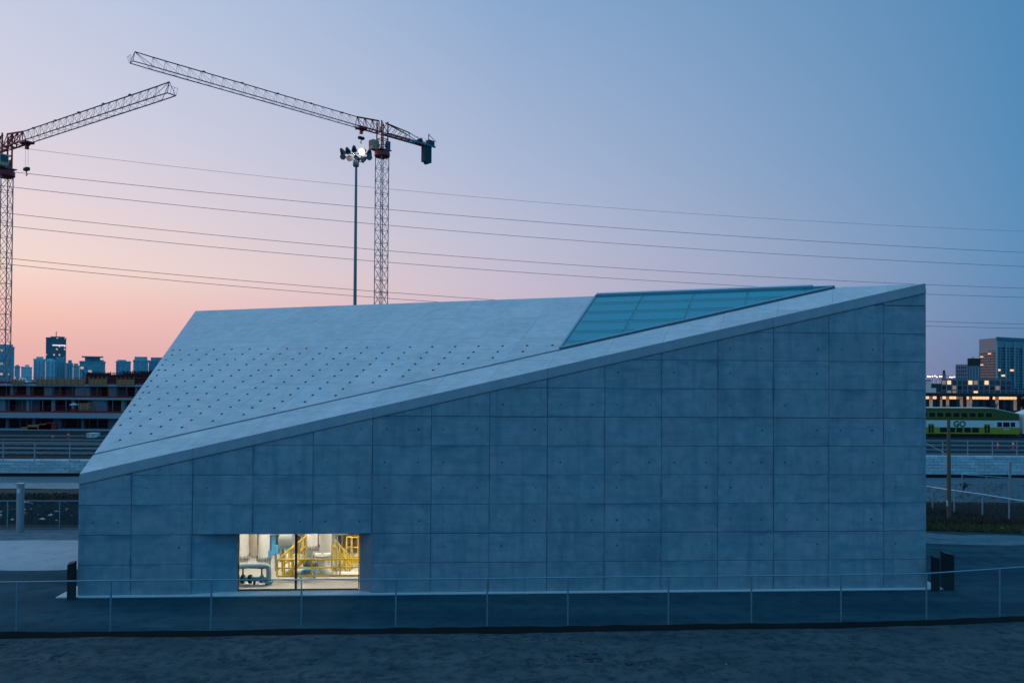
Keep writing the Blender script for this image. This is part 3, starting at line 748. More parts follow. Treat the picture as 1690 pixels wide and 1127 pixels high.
# blue saddle pipe
q = wl(508, 952, 2.6); base = Vector((q.x, 2.6, .056)); t_ = hall_thing('blue_saddle', 'bright blue arched pipe saddle on the floor behind the rail', 'saddle', base)
MB(base).path([(q.x+.30*math.cos(a), 2.6, .2+.24*math.sin(a)) for a in [math.pi*i/10 for i in range(11)]], .06, 8).build('arch', M['cyan_box'], t_, True)
for s_ in (-.30, .30): MB(base).box(q.x+s_-.06,q.x+s_+.06,2.52,2.68,.056,.2).build('foot', M['cyan_box'], t_)
# control boxes on stands
for (x0, x1, y0, y1, lb) in ((443, 448, 908, 919, 'small bright blue control box beside the white standpipe'), (452.5, 458.5, 898, 913, 'taller bright blue control box on a stand above the stair foot')):
    a, b = wl(x0, y1, 4.0), wl(x1, y0, 4.0); base = Vector(((a.x+b.x)/2, 4.0, .056)); t_ = hall_thing('control_box', lb, 'control box', base)
    MB(base).cbox(a.x, b.x, 3.9, 4.1, a.z, b.z, .02).build('box', M['cyan_box'], t_); MB(base).box(base.x-.04,base.x+.04,3.96,4.04,.056,a.z).build('stand', M['grey_mach'], t_)
# motor on a frame, upper middle
a, b = wl(462, 900, 6.0), wl(484, 884, 6.0); base = Vector(((a.x+b.x)/2, 6.0, .056)); t_ = hall_thing('motor_pump', 'dark grey motor on a raised frame behind the yellow stair', 'pump', base)
MB(base).tube((a.x,6,(a.z+b.z)/2),(b.x,6,(a.z+b.z)/2),.35,16).build('motor', M['grey_mach'], t_, True)
MB(base).box(a.x,b.x,5.7,6.3,a.z-.1,a.z).build('bedplate', M['teal_paint'], t_)
for x in (a.x+.1, b.x-.1): MB(base).box(x-.06,x+.06,5.8,6.2,.056,a.z-.1).build('leg', M['grey_mach'], t_)
# rack of thin service pipes along the back
base = Vector((-10.4, 7.6, .056)); t_ = hall_thing('pipe_rack', 'rack of thin grey and blue service pipes at the back of the hall', 'pipe rack', base); random.seed(90)
for k in range(16):
    x = -14.2+k*.5+random.uniform(-.1,.1); MB(base).tube((x,7.6,.056),(x,7.6,HZ),random.choice((.05,.07,.1,.14)),8).build('pipe', M[random.choice(('grey_mach','blue_pipe','white_paint','grey_mach','cyan_box','beige'))], t_, True)
for z in (1.1, 1.6, 2.6, 3.1): MB(base).tube((-14.4,7.45,z),(-6.2,7.45,z),random.choice((.06,.09,.12)),8).build('crosspipe', M[random.choice(('grey_mach','white_paint'))], t_, True)
for k in range(7): MB(base).box(-13.9+k*1.15,-13.4+k*1.15,7.2,7.35,.6+.5*(k%3),1.15+.5*(k%3)).build('junction_box', M['grey_mach' if k%2 else 'black_iron'], t_)
# cable ladder
a, b = wl(548.5, 945, 2.7), wl(556, 945, 2.7); base = Vector((a.x, 2.7, .056)); t_ = hall_thing('cable_ladder', 'upright white cable ladder in front of the wide standpipe', 'ladder', base)
for x in (a.x, b.x): MB(base).box(x-.02,x+.02,2.68,2.72,.056,3.6).build('rail', M['white_paint'], t_)
for k in range(14): MB(base).tube((a.x,2.7,.3+k*.24),(b.x,2.7,.3+k*.24),.014,6).build('rung', M['white_paint'], t_)

# ================================================================== STREET FURNITURE AROUND THE BUILDING
def bollard(x0, x1, yt, yb, label, tilt):
    a, b = gp(x0, yb), gp(x1, yb); Y = (a.y+b.y)/2; w = abs(b.x-a.x); c = (a+b)/2
    zt = dp((x0+x1)/2, yt, Y).z; d = w*.75
    m_ = MB().add([(-w/2,-d/2,0),(w/2,-d/2,0),(w/2,d/2,0),(-w/2,d/2,0),(-w/2,-d/2,zt-.10*(tilt>0)),(w/2,-d/2,zt-.10*(tilt<0)),(w/2,d/2,zt-.06*(tilt<0)+.04),(-w/2,d/2,zt-.06*(tilt>0)+.04)],
                  [(0,3,2,1),(4,5,6,7),(0,1,5,4),(1,2,6,5),(2,3,7,6),(3,0,4,7)])
    m_.box(-w/2-.05,w/2+.05,-d/2-.05,d/2+.05,-.02,.02)
    return single(m_, 'bollard', M['dark_steel'], label, 'bollard', (c.x, Y, 0), YAW, 'dark steel bollards at the building ends')
bollard(112.3, 123.6, 927, 988, 'dark steel bollard with a slanted top at the low end of the building', 1)
bollard(1538.5, 1549, 917.5, 974, 'slimmer dark bollard right against the tall end of the building', -1)
bollard(1555.5, 1571.5, 911, 972, 'wider dark bollard standing out in the yard beyond the tall end', -1)

# chain link fences
def chain_link(name, label, pts, heights, mesh_pitch=.07, wire=.0016, rail_r=.024, post_r=.03, group=None, bottom=True, mat='galv', clothmat='mesh'):
    c = pts[0].lerp(pts[-1], .5); t_ = thing(name, label, 'fence', (c.x, c.y, 0), 0, group); o_ = Vector((c.x, c.y, 0))
    for P, h in zip(pts, heights):
        po = MB(o_).tube((P.x,P.y,-.02), (P.x,P.y,P.z+h), post_r, 8).build('post', M[mat], t_, True)
    for i, (A, B) in enumerate(zip(pts, pts[1:])):
        hA, hB = heights[i], heights[i+1]
        MB(o_).tube(A+Vector((0,0,hA)), B+Vector((0,0,hB)), rail_r, 8).build('top_rail', M[mat], t_, True)
        if bottom: MB(o_).tube(A+Vector((0,0,.06)), B+Vector((0,0,.06)), .008, 5).build('tension_wire', M[mat], t_, True)
    m_ = MB(o_)
    for i, (A, B) in enumerate(zip(pts, pts[1:])):
        L = (B-A).length; H = min(heights[i], heights[i+1]); d = (B-A)/L; up = Vector((0,0,1)); off = d.cross(up)*.02
        n = int((L+H)/mesh_pitch)
        for k in range(n):
            s0 = k*mesh_pitch-H
            for sg in (0, 1):
                a, b = s0, s0+H; za, zb = (0, H) if sg == 0 else (H, 0)
                if a < 0: za += (zb-za)*(-a)/H; a = 0
                if b > L: zb = za+(zb-za)*(L-a)/(b-a) if b > a else zb; b = L
                if b-a < .02: continue
                p, q = A+d*a+up*(za+.04)+off, A+d*b+up*(zb+.0)+off
                m_.tube(p, q, wire, 3, caps=False)
    m_.build('chain_link', M[clothmat], t_, kind='stuff')
    return t_
TOPS = [961,961,960,957.5,956.5,956,955.5,954.5,952.5,951,950,948.5,946,938,929,918]
FHs = [dp(x, yt, P.y).z for (x, y), yt, P in zip(POSTS, TOPS, FP)]
chain_link('chain_link_fence', 'long chain link fence curving along the yard in front of the concrete building', FP, FHs)
# black barrier cloth along the fence foot
mb = MB(); prev = None; n = 240; vs = []
c0 = FP[0].lerp(FP[-1], .5)
for k in range(n+1):
    x = FP[0].x+(FP[-1].x-FP[0].x)*k/n; y = fence_y(x)-.10; h = .20+.05*vnoise(x*1.3, 1, 21); j = .05*vnoise(x*2, 3, 22)
    vs.append((Vector((x,y-j-.12,-.02)), Vector((x,y-j*.5-.04,h)), Vector((x,y+.02,h-.01)), Vector((x,y+.04,-.02))))
for a, b in zip(vs, vs[1:]):
    for i in range(3): mb.quad(a[i]-c0, b[i]-c0, b[i+1]-c0, a[i+1]-c0)
single(mb, 'silt_barrier', M['silt'], 'low black cloth barrier running along the foot of the front fence', 'barrier', c0)
# fence behind the paving at the left
pts = [gp(x, 873) for x in (-165,-76,12,98,183)]
chain_link('chain_link_fence', 'chain link fence at the foot of the dark bank behind the pale paving', pts, [dp(60, 826.5, pts[2].y).z]*5, .15, .006)
# fence on the right bank
pts = [gp(1505,847), gp(1539,851), gp(1575,856.5), gp(1621.5,862.5), gp(1665.5,868), gp(1715,874)]
hs = [dp(x, y, P.y).z for x, y, P in zip((1505,1539,1575,1621.5,1665.5,1715), (799,804,809.5,816,823,831), pts)]
chain_link('chain_link_fence', 'chain link fence with a pale slanting top rail behind the timber pole', pts, hs, .15, .006, .05, .045, mat='alu')
pts = [gp(1588,826), gp(1628,828), gp(1667,830), gp(1712,832)]
hs = [dp(x, y, P.y).z for x, y, P in zip((1588,1628,1667,1712), (782.5,785.5,788.5,792), pts)]
f2 = chain_link('chain_link_fence', 'farther chain link fence with one thick tall post near the block wall', pts, hs, .18, .006, .03, .035, mat='steelpole')
q = gp(1667,830); MB(Vector(f2.location)).tube(q, (q.x, q.y, dp(1667,763,q.y).z), .085, 8).build('tall_post', M['steelpole'], f2, True)
# timber pole with guy wire
P = gp(1566, 866); zt = dp(1566, 692, P.y).z
t_ = thing('timber_pole', 'weathered timber utility pole on the verge right of the concrete building', 'pole', (P.x, P.y, 0))
MB().path([(0,0,-.02),(.01,.0,zt*.5),(-.01,0,zt)], [.125,.115,.095], 12).build('pole', M['wood'], t_, True)
MB().tube((-.13,-.05,1.2),(-.13,-.05,1.55),.05,6).build('cable_tag', M['white_paint'], t_)
g = gp(1500, 775)
MB().tube((0,0,zt*.66),(dp(1500,716,P.y+2).x-P.x,2,dp(1500,716,P.y+2).z),.014,5).build('guy_wire', M['alu'], t_)
# steel post at the left
P = gp(33, 878); zt = dp(33, 797, P.y).z; w = 5.6*P.y/F
t_ = thing('steel_post', 'thick grey steel post with a bolted cap plate beside the left fence', 'post', (P.x, P.y, 0))
MB().tube((0,0,-.02),(0,0,zt-.06),w,16).build('tube', M['steelpole'], t_, True)
MB().cbox(-w*1.08,w*1.08,-w*1.08,w*1.08,zt-.06,zt,.015).build('cap', M['galv'], t_)
MB().box(-.08,.08,-w-.012,-w+.02,zt-.55,zt-.30).build('plate', M['plinth'], t_)

# ================================================================== BLOCK WALLS AND RAILWAY
def block_wall(label, xa, ya, xb, yb, hgt, rows, seed):
    A, B = gp(xa, ya), gp(xb, yb); d = B-A; L = d.length; ang = math.atan2(d.y, d.x)
    t_ = thing('block_wall', label, 'wall', A, ang)
    rh = hgt/rows; bw = .88; random.seed(seed)
    MB().box(0,L,.04,.5,-.02,hgt-.03).build('core', M['joint'], t_)
    MB().box(-.05,L+.05,-.22,.6,-.025,.26).build('base_strip', M['silt'], t_)  # plain black strip along the foot of the wall
    base = [MB().cbox(.008,bw-.008,-.0,.46,.26+.006,.26+rh-.006,.02).mesh('wall_block', M['block'])]
    rh2 = (hgt-.26)/rows
    base = MB().add([(.01,0,.008),(bw-.01,0,.008),(bw-.01,0,rh2-.008),(.01,0,rh2-.008),(.03,-.03,.03),(bw-.03,-.03,.03),(bw-.03,-.03,rh2-.03),(.03,-.03,rh2-.03),(.01,.5,.008),(bw-.01,.5,.008),(bw-.01,.5,rh2-.008),(.01,.5,rh2-.008)],
                    [(4,5,6,7),(0,1,5,4),(1,2,6,5),(2,3,7,6),(3,0,4,7),(0,8,9,1),(1,9,10,2),(2,10,11,3),(3,11,8,0),(8,11,10,9)]).mesh('wall_block', M['block'])
    for j in range(rows):
        k = 0; x = -(bw/2 if j % 2 else 0)
        while x+bw <= L+.01:
            if x >= -.01 and not False:
                o = link('wall_block', base, t_); o.location = (x, random.uniform(-.025,.015), .26+j*rh2)
            x += bw
    return t_, A, B
wlL, AL, BLw = block_wall('pale concrete block wall below the tracks left of the concrete building', -420, 785.5, 210, 785.5, 1.5, 5, 31)
wlR, AR, BRw = block_wall('pale concrete block wall below the green train right of the concrete building', 1480, 787, 1740, 788.5, 2.05, 6, 32)
# fence standing on the block walls
def wall_fence(label, xs, Y, zb, zt, extra=()):
    pts = [dp(x, 760, Y) for x in xs]
    c = pts[0].lerp(pts[-1], .5); t_ = thing('wall_top_fence', label, 'fence', (c.x, Y, zb))
    for p in pts: MB((c.x,Y,zb)).tube((p.x,Y,zb),(p.x,Y,zt),.05,6).build('post', M['steelpole'], t_, True)
    for a, b in zip(pts, pts[1:]):
        for z in (zt-.05, (zt+zb)/2+.3): MB((c.x,Y,zb)).tube((a.x,Y,z),(b.x,Y,z),.028,6).build('rail', M['steelpole'], t_, True)
    return t_
wall_fence('post and rail fence on top of the block wall left of the building', (-310,-258,-206,-155,-104,-53,5,57,115,172), AL.y+.25, 1.48, 3.2)
wall_fence('post and rail fence on top of the block wall below the train', (1515,1556,1597,1638,1678.5,1720), AR.y+.3, 2.03, 3.55)
# tracks
for k, Y in enumerate((93.5, 99.5, 106, 113.5, 121.5, 136.0)):
    t_ = thing('railway_track', ['railway track directly behind the block wall', 'second railway track behind the block wall', 'railway track third from the block wall, beside the red markers', 'railway track fourth from the block wall', 'railway track just in front of the train track', 'railway track that carries the green train'][k], 'track', (0, Y, 0), 0, 'parallel railway tracks')
    xl = -200 if k < 5 else 5
    for s_ in (-.72, .72):
        MB().prism([(xl,s_-.07,.14),(xl,s_+.07,.14),(xl,s_+.035,.17),(xl,s_+.035,.26),(xl,s_-.035,.26),(xl,s_-.035,.17)], (200-xl,0,0)).build('rail', M['rail'], t_)
    m_ = MB()
    for i in range(-80, 81):
        x = i*1.3
        if abs(x) < 20 or x < xl: continue
        m_.box(x-.13,x+.13,-1.3,1.3,.02,.139)
    m_.build('sleepers', M['sleeper'], t_, kind='stuff')
# red markers on the tracks
def marker(x, y0, y1, label, h=None):
    P = gp(x, y1); zt = dp(x, y0, P.y).z
    t_ = thing('marker_post', label, 'marker post', (P.x, P.y, 0))
    MB().lathe((0,0,0), [(.30,-.02),(.30,.05),(.12,.10),(.10,zt-.05),(.07,zt)], 12).build('post', M['cone'], t_, True)
    MB().lathe((0,0,0), [(.118,zt*.55),(.116,zt*.72)], 12).build('band', M['cone_w'], t_, True)
marker(1647, 728, 743.5, 'red marker post on the tracks nearer the building, leaning by the rail')
marker(1672.5, 726.5, 741.5, 'red marker post on the tracks farther along towards the pale coach')
marker(87, 717, 725, 'squat red cone on the tracks below the construction site')
marker(113, 713, 724, 'taller red cone beside the white box at the construction site')

# ================================================================== TRAIN
TY = 136.0; pm = F/TY
def tx(x): return dp(x, 700, TY-1.5).x
xr = tx(1682.5); TL = 22.4; xc = tx(1583)
def tz(y): return dp(1600, y, TY-1.5).z
t_ = thing('train_coach', 'double deck green and white passenger coach on the far track', 'train', (xc, TY, 0))
R_ = xr-xc; Lf = -R_-.0
z0, z1, z2, zr, ze = .55, tz(705), tz(693.5), tz(673.8), tz(683)
def band(zb, zt, mat, name, y=1.5, par=None): return MB().box(Lf, R_, -y, y, zb, zt).build(name, mat, par or t_)
band(z0, z1, M['go_lime'], 'lower_body'); band(z1+.001, z2, M['go_white'], 'middle_band')
sl_ = tx(1640)-xc
pro = [(Lf,z2+.001),(R_,z2+.001),(R_,ze),(sl_,zr),(-sl_,zr),(Lf,ze)]
up_ = MB().prism([(x,-1.5,z) for x, z in pro], (0,3.0,0)).build('upper_body', M['go_dark'], t_)
MB().prism([(Lf,-1.42,ze+.003),(-sl_,-1.42,zr+.003),(sl_,-1.42,zr+.003),(R_,-1.42,ze+.003),(R_,-1.42,ze+.09),(sl_,-1.42,zr+.12),(-sl_,-1.42,zr+.12),(Lf,-1.42,ze+.09)], (0,2.84,0)).build('roof', M['go_white'], t_)
def win_(x0, x1, ya, yb, par, mat='glass_dark', rim='go_dark', name='window'):
    a, b, c, d = tx(x0)-xc, tx(x1)-xc, tz(yb), tz(ya)
    f_ = MB().box(a-.06,b+.06,-1.53,-1.49,c-.06,d+.06).build(name, M[rim], par); MB().box(a,b,-1.545,-1.531,c,d).build('pane', M[mat], f_)
for k in range(-5, 10):
    x = 1533+13.35*k
    if x+11 < 1641 and x > 1486: win_(x, x+10.5, 680.8, 688.3, up_, rim='go_lime')
for a, b in ((1552,1562),(1567.5,1575.5),(1579,1588),(1592,1601.5),(1605,1615)): win_(a, b, 706.2, 712.6, t_, rim='bogie')
for a, b in ((1646.5,1652.8),(1656.2,1665.6),(1668.6,1674.5)): win_(a, b, 697, 703.3, t_, rim='bogie')
for xd in (1536.6, 1629):
    d_ = MB().box(tx(xd-5)-xc, tx(xd+5)-xc, -1.525, -1.495, z0+.1, tz(699.5)).build('door', M['go_lime'], t_)
    for s_ in (-1, 1): MB().box(tx(xd+s_*2.6-1.5)-xc, tx(xd+s_*2.6+1.5)-xc, -1.54, -1.526, tz(714), tz(702)).build('pane', M['glass_dark'], d_)
    MB().box(tx(xd)-xc-.03, tx(xd)-xc+.03, -1.54, -1.526, z0+.1, tz(699.8)).build('seam', M['bogie'], d_)
MB().box(tx(1656)-xc, tx(1666)-xc, -1.515, -1.501, tz(708.6), tz(707.4)).build('lettering_strip', M['go_white'], t_)
cu = bpy.data.curves.new('logo', 'FONT'); cu.body = 'GO'; cu.size = 1.35; cu.extrude = .01; cu.offset = .05; cu.align_x = 'CENTER'
lo_ = bpy.data.objects.new('logo_tmp', cu); COL.objects.link(lo_); dg = bpy.context.evaluated_depsgraph_get()
lme = bpy.data.meshes.new_from_object(lo_.evaluated_get(dg)); bpy.data.objects.remove(lo_); lme.materials.clear(); lme.materials.append(M['go_dark'])
lg = link('logo', lme, t_); lg.location = (tx(1583.5)-xc, -1.52, tz(704)); lg.rotation_euler = (math.pi/2, 0, 0)
for s_ in (-1, 1):
    b_ = MB().box(s_*R_*.68-1.5, s_*R_*.68+1.5, -1.1, 1.1, .45, .8).build('bogie', M['bogie'], t_)
    for w_ in (-.9, .9):
        for yy in (-.78, .78): MB().tube((s_*R_*.68+w_, yy-.07, .30+.45), (s_*R_*.68+w_, yy+.07, .30+.45), .45, 16).build('wheel', M['bogie'], b_, True)
MB().box(Lf+.5, R_-.5, -1.3, 1.3, .36, z0).build('underframe', M['bogie'], t_)
t_ = thing('train_coach', 'plain white train coach coupled behind the green coach', 'train', (xr+.7, TY, 0))
pw = [(0,.6),(21,.6),(21,zr),(2.6,zr),(.0,zr-.9)]
MB().prism([(x,-1.45,z) for x, z in pw], (0,2.9,0)).build('body', M['go_white'], t_)
MB().box(.3,20.5,-1.3,1.3,.36,.599).build('underframe', M['bogie'], t_)
MB().box(-.62,.3,-.3,.3,.7,1.1).build('coupler', M['bogie'], t_)
for k in range(6): MB().box(3+k*2.6,4.6+k*2.6,-1.47,-1.44,2.9,3.8).build('window', M['glass_dark'], t_)
for s_ in (3, 17): 
    for w_ in (-.9, .9): MB().tube((s_+w_,-.85,.75),(s_+w_,-.7,.75),.45,16).build('wheel', M['bogie'], t_, True)

# ================================================================== FLOODLIGHT MAST
LY = 88.0; P = dp(586, 480, LY); X_ = P.x; zt = dp(586.5, 262, LY).z
mast = thing('floodlight_mast', 'tall floodlight mast with one burning lamp rising behind the roof', 'light mast', (X_, LY, 0))
MB().path([(0,0,-.02),(0,0,zt*.5),(0,0,zt)], [.24,.19,.13], 14).build('pole', M['mast_grey'], mast, True)
def lp(px_, py_, dy=0): q = dp(px_, py_, LY+dy); return Vector((q.x-X_, dy, q.z))
ring = MB()
c_ = lp(586.5, 258)
for (a, b) in (((562,254),(612,254)), ((565,260),(610,262))): ring.tube(lp(*a), lp(*b), .05, 6)
ring.tube(c_+Vector((-.8,-.8,-.5)), c_+Vector((.8,.8,-.5)), .05, 6); ring.tube(c_+Vector((0,-1.2,-.1)), c_+Vector((0,1.2,-.1)), .05, 6)
ring.build('crossarm', M['mast_grey'], mast)
MB().lathe(lp(587.5, 270), [(.30,-.35),(.34,-.3),(.34,.15),(.2,.3)], 12).build('winch_box', M['mast_grey'], mast, True)
heads = [((565.5,251),0),((574,249.5),.6),((566.5,258.5),-.5),((576.5,261),-.7),((584.5,246.5),.8),((589,262),.7),((600.5,262.5),-.6),((609,259.5),-.3),((609.5,252.5),.5),((599,250),-.5)]
for k, ((hx, hy), dy) in enumerate(heads):
    q = lp(hx, hy, dy); lit = k == 9
    aim = Vector((random.uniform(-.5,.5), -1 if (lit or dy < 0) else 1, -.55)).normalized()
    h_ = MB().tube(q-aim*.30, q+aim*.22, .20, 12, .43 if lit else .33).tube(q-aim*.5, q-aim*.30, .12, 10, .2)
    h_ = h_.build('lamp_head', M['head'], mast, True)
    if lit: MB().tube(q+aim*.195, q+aim*.225, .42, 18).build('glow_disc', M['glow'], h_)  # emissive disc added as the lamp's warm glow around its lens
    MB().tube(q+aim*.205, q+aim*.24, .28 if lit else .30, 16).build('lens', M['lit'] if lit else M['lens'], h_)
    MB().tube(q-Vector((0,0,.05)), Vector((q.x*.75, q.y*.4, c_.z-.1)), .03, 5).build('bracket', M['mast_grey'], h_)
    if lit:
        pl = bpy.data.lights.new('flood_lamp', 'SPOT'); pl.energy = 5000; pl.color = (1,.72,.42); pl.spot_size = 2.2; pl.shadow_soft_size = .25
        po = bpy.data.objects.new('flood_lamp', pl); COL.objects.link(po); po.parent = h_; po.location = q+aim*.28
        po.rotation_euler = aim.to_track_quat('-Z', 'Y').to_euler()

# ================================================================== TOWER CRANES
def tower_crane(label, root_px, tip_px, Zr, zbase, cab_side, trolley_f, hook_drop, counter, sec=1.0):
    """level-jib flat-top crane.  root/tip: pixels of the jib's underside at the mast axis and at its tip"""
    R = dp(*root_px, Zr); d = ray(*tip_px); T = CAM+d*((R.z-CH)/d.z); J = T-R; L = J.length; ang = math.atan2(J.y, J.x)
    zj = R.z-zbase
    t_ = thing('tower_crane', label, 'tower crane', (R.x, R.y, zbase), ang)
    mw = 1.15; sh_ = 3.0; top = zj-5.6
    m_ = MB(); nsec = int(top/sh_)
    cs = [(-mw,-mw),(mw,-mw),(mw,mw),(-mw,mw)]
    for x, y in cs: m_.tube((x,y,0),(x,y,top),.11,5)
    for k in range(nsec+1):
        z = top*k/nsec
        for (a, b) in zip(cs, cs[1:]+cs[:1]):
            m_.tube((*a,z),(*b,z),.055,4)
            if k < nsec:
                zn = top*(k+1)/nsec; m_.tube((*a,z),(*b,zn),.05,4); m_.tube((*b,z),(*a,zn),.05,4)
    m_.build('mast', M['crane_mast'], t_)
    s_ = MB().lathe((0,0,top), [(1.5,-.3),(1.9,.0),(1.9,.9),(1.5,1.3)], 16).build('slewing_ring', M['crane_red'], t_, True)
    m_ = MB()
    for x, y in [(-.95,-.95),(.95,-.95),(.95,.95),(-.95,.95)]: m_.tube((x,y,top+1.2),(x,y,zj+2.9),.17,5)
    for z in (top+2.6, zj-1.4, zj): 
        for a, b in (((-.95,-.95),(.95,-.95)),((.95,-.95),(.95,.95)),((.95,.95),(-.95,.95)),((-.95,.95),(-.95,-.95))): m_.tube((*a,z),(*b,z),.1,5)
    for sy in (-.95, .95): m_.tube((-.95,sy,zj),(.95,sy,zj+2.9),.09,5).tube((.95,sy,zj),(-.95,sy,zj+2.9),.09,5).tube((-.95,sy,top+1.3),(.95,sy,zj-1.4),.08,5)
    m_.build('tower_head', M['crane_red'], t_)
    MB().box(-1.7,1.7,-1.7,1.7,top+1.35,top+1.5).build('walkway', M['crane_mast'], t_)
    # jib, triangular section
    hj, wj = 2.3, .85
    def lattice(x0, x1, n, h0, h1, rc, rd):
        q = MB(); dx = (x1-x0)/n
        for sy in (-wj, wj): q.tube((x0,sy,zj),(x1,sy,zj),rc,5)
        q.tube((x0,0,zj+h0),(x1,0,zj+h1),rc*1.1,5)
        for k in range(n+1):
            x = x0+dx*k; h = h0+(h1-h0)*k/n; q.tube((x,-wj,zj),(x,wj,zj),rd,4)
            for sy in (-wj, wj):
                q.tube((x,sy,zj),(x,0,zj+h),rd,4)
                if k < n: q.tube((x,sy,zj),(x+dx,0,zj+h+(h1-h0)/n),rd,4) if True else None
            if k < n and k % 3 == 0: q.tube((x,-wj,zj),(x+dx,wj,zj),rd*.8,4)
        return q
    j1 = 7.5
    lattice(1.0, j1, 3, 2.9, hj, .19, .09).build('jib_root', M['crane_red'], t_)
    nb = int((L-j1)/2.35)
    jb = lattice(j1+.01, L-4, nb-2, hj, hj*.93, .11, .03)
    for sy in (-wj, wj): jb.tube((L-4,sy,zj),(L,sy*.9,zj),.10,5).tube((L-4,sy,zj),(L-.6,0,zj+hj*.95),.06,4)
    jb.tube((L-4,0,zj+hj*.93),(L-.6,0,zj+hj*.95),.11,5).tube((L-.6,0,zj+hj*.95),(L,-wj*.9,zj),.06,4).tube((L-.6,0,zj+hj*.95),(L,wj*.9,zj),.06,4).tube((L,-wj*.9,zj),(L,wj*.9,zj),.1,4)
    for i in range(4): jb.tube((L+.1,-wj+i*.55,zj),(L+.5,-wj+i*.55,zj+1.1),.03,4)
    jb.tube((L+.5,-wj,zj+1.1),(L+.5,wj,zj+1.1),.03,4)
    for k in range(2, nb-1, 4): jb.box(j1+k*2.1-.25, j1+k*2.1+.25, -.16, .16, zj+hj*.97-.1, zj+hj*.97+.2)
    jb.build('jib', M['crane_green'], t_)
    MB().tube((4,0,zj+.25),(L-2,0,zj-.25-.006*L),.015,4).build('trolley_rope', M['wire'], t_)
    # counter jib
    m_ = MB(); Lc = 16.5
    m_.prism([(-1,-.9,zj-.1),(-1,-.9,zj+.35),(-8,-.9,zj+.35),(-8,-.9,zj-.1)], (0,.25,0)).prism([(-1,.65,zj-.1),(-1,.65,zj+.35),(-8,.65,zj+.35),(-8,.65,zj-.1)], (0,.25,0))
    m_.tube((-.9,0,zj+2.9),(-8,-.7,zj+1.9),.16,5).tube((-.9,0,zj+2.9),(-8,.7,zj+1.9),.16,5)
    for k in range(4):
        x = -1-1.75*k; m_.tube((x,-.8,zj+.2),(x-1.75,-.7,zj+2.6-.25*k),.07,4).tube((x,.8,zj+.2),(x-1.75,.7,zj+2.6-.25*k),.07,4).tube((x,-.8,zj+.2),(x,.8,zj+.2),.07,4)
    m_.tube((-8,-.7,zj+.2),(-8,-.7,zj+1.9),.09,4).tube((-8,.7,zj+.2),(-8,.7,zj+1.9),.09,4)
    m_.build('counter_jib_root', M['crane_red'], t_)
    m_ = MB()
    for y in (-.9, .65): m_.box(-Lc,-8.01,y,y+.25,zj-.1,zj+.35)
    m_.tube((-8,-.7,zj+1.9),(-Lc+2.5,-.8,zj+.35),.09,5).tube((-8,.7,zj+1.9),(-Lc+2.5,.8,zj+.35),.09,5)
    for k in range(5): m_.box(-8.2-k*1.6,-8.0-k*1.6,-.65,.65,zj-.05,zj+.2)
    for k in range(8):
        for y in (-1.2, 1.2): m_.tube((-8-k*1.2,y,zj+.3),(-8-k*1.2,y,zj+1.3),.025,4)
    for y in (-1.2, 1.2): m_.tube((-8,y,zj+1.3),(-Lc,y,zj+1.3),.025,4)
    m_.build('counter_jib', M['crane_green'], t_)
    for k in range(3): MB().box(-Lc+1.1+.85*k,-Lc+1.85+.85*k,-.62,.62,zj-4.2-(.4 if k == 1 else 0),zj+.34).build('counterweight', M['weight'], t_)
    w_ = MB().tube((-Lc+4.6,-.6,zj+.95),(-Lc+4.6,.6,zj+.95),.55,14).box(-Lc+3.6,-Lc+5.6,-.75,.75,zj+.36,zj+.55).box(-Lc+.2,-Lc+2.0,-.7,.7,zj+.36,zj+1.7)
    w_.tube((-Lc+1.6,0,zj+1.7),(-Lc+1.6,0,zj+3.4),.12,5).tube((-Lc+1.6,0,zj+3.2),(-Lc-.8,0,zj+1.9),.08,5).build('hoist_winch', M['weight'], t_)
    # cab
    cx, cy = cab_side
    c_ = MB().cbox(cx-1.0,cx+1.0,cy-.8,cy+.8,top+1.55,top+3.9,.18).build('cab', M['cab'], t_)
    MB().box(cx+1.003,cx+1.02,cy-.7,cy+.7,top+2.3,top+3.6).build('cab_window', M['glass_tint'], c_)
    MB().box(-1.3,-.2,.96,1.6,top+1.55,top+3.6).build('electric_cabinet', M['glass_tint'], t_)
    # trolley and hook
    xt = L*trolley_f
    tr_ = MB().box(xt-1.1,xt+1.1,-.95,.95,zj-.35,zj-.12).tube((xt-.9,-.9,zj-.3),(xt-.9,.9,zj-.3),.25,8).tube((xt+.9,-.9,zj-.3),(xt+.9,.9,zj-.3),.25,8).box(xt-.25,xt+.25,-.3,.3,zj-1.5,zj-.35).build('trolley', M['crane_red'], t_)
    for s2 in (-.55, .55): MB().tube((xt+s2,0,zj-.4),(xt+s2,0,zj-hook_drop),.022,4).build('hoist_rope', M['wire'], tr_)
    MB().box(xt-.75,xt+.75,-.3,.3,zj-hook_drop-.6,zj-hook_drop).tube((xt-.45,-.3,zj-hook_drop-.3),(xt-.45,.3,zj-hook_drop-.3),.36,10).tube((xt+.45,-.3,zj-hook_drop-.3),(xt+.45,.3,zj-hook_drop-.3),.36,10).path([(xt,0,zj-hook_drop-.6),(xt,0,zj-hook_drop-1.1),(xt+.25,0,zj-hook_drop-1.4),(xt,0,zj-hook_drop-1.6),(xt-.2,0,zj-hook_drop-1.45)], .1, 6).build('hook_block', M['weight'], tr_)
    return t_
tower_crane('tower crane with its grey jib over the lamp and a hanging counterweight', (631,221), (217,103), 195, 0, (1.6,-1.2), .105, 2.2, True)
tower_crane('tower crane on the construction site with a hook hanging near its mast', (8,246), (283,156), 163, 0, (1.6,-1.2), .16, 5.2, True)

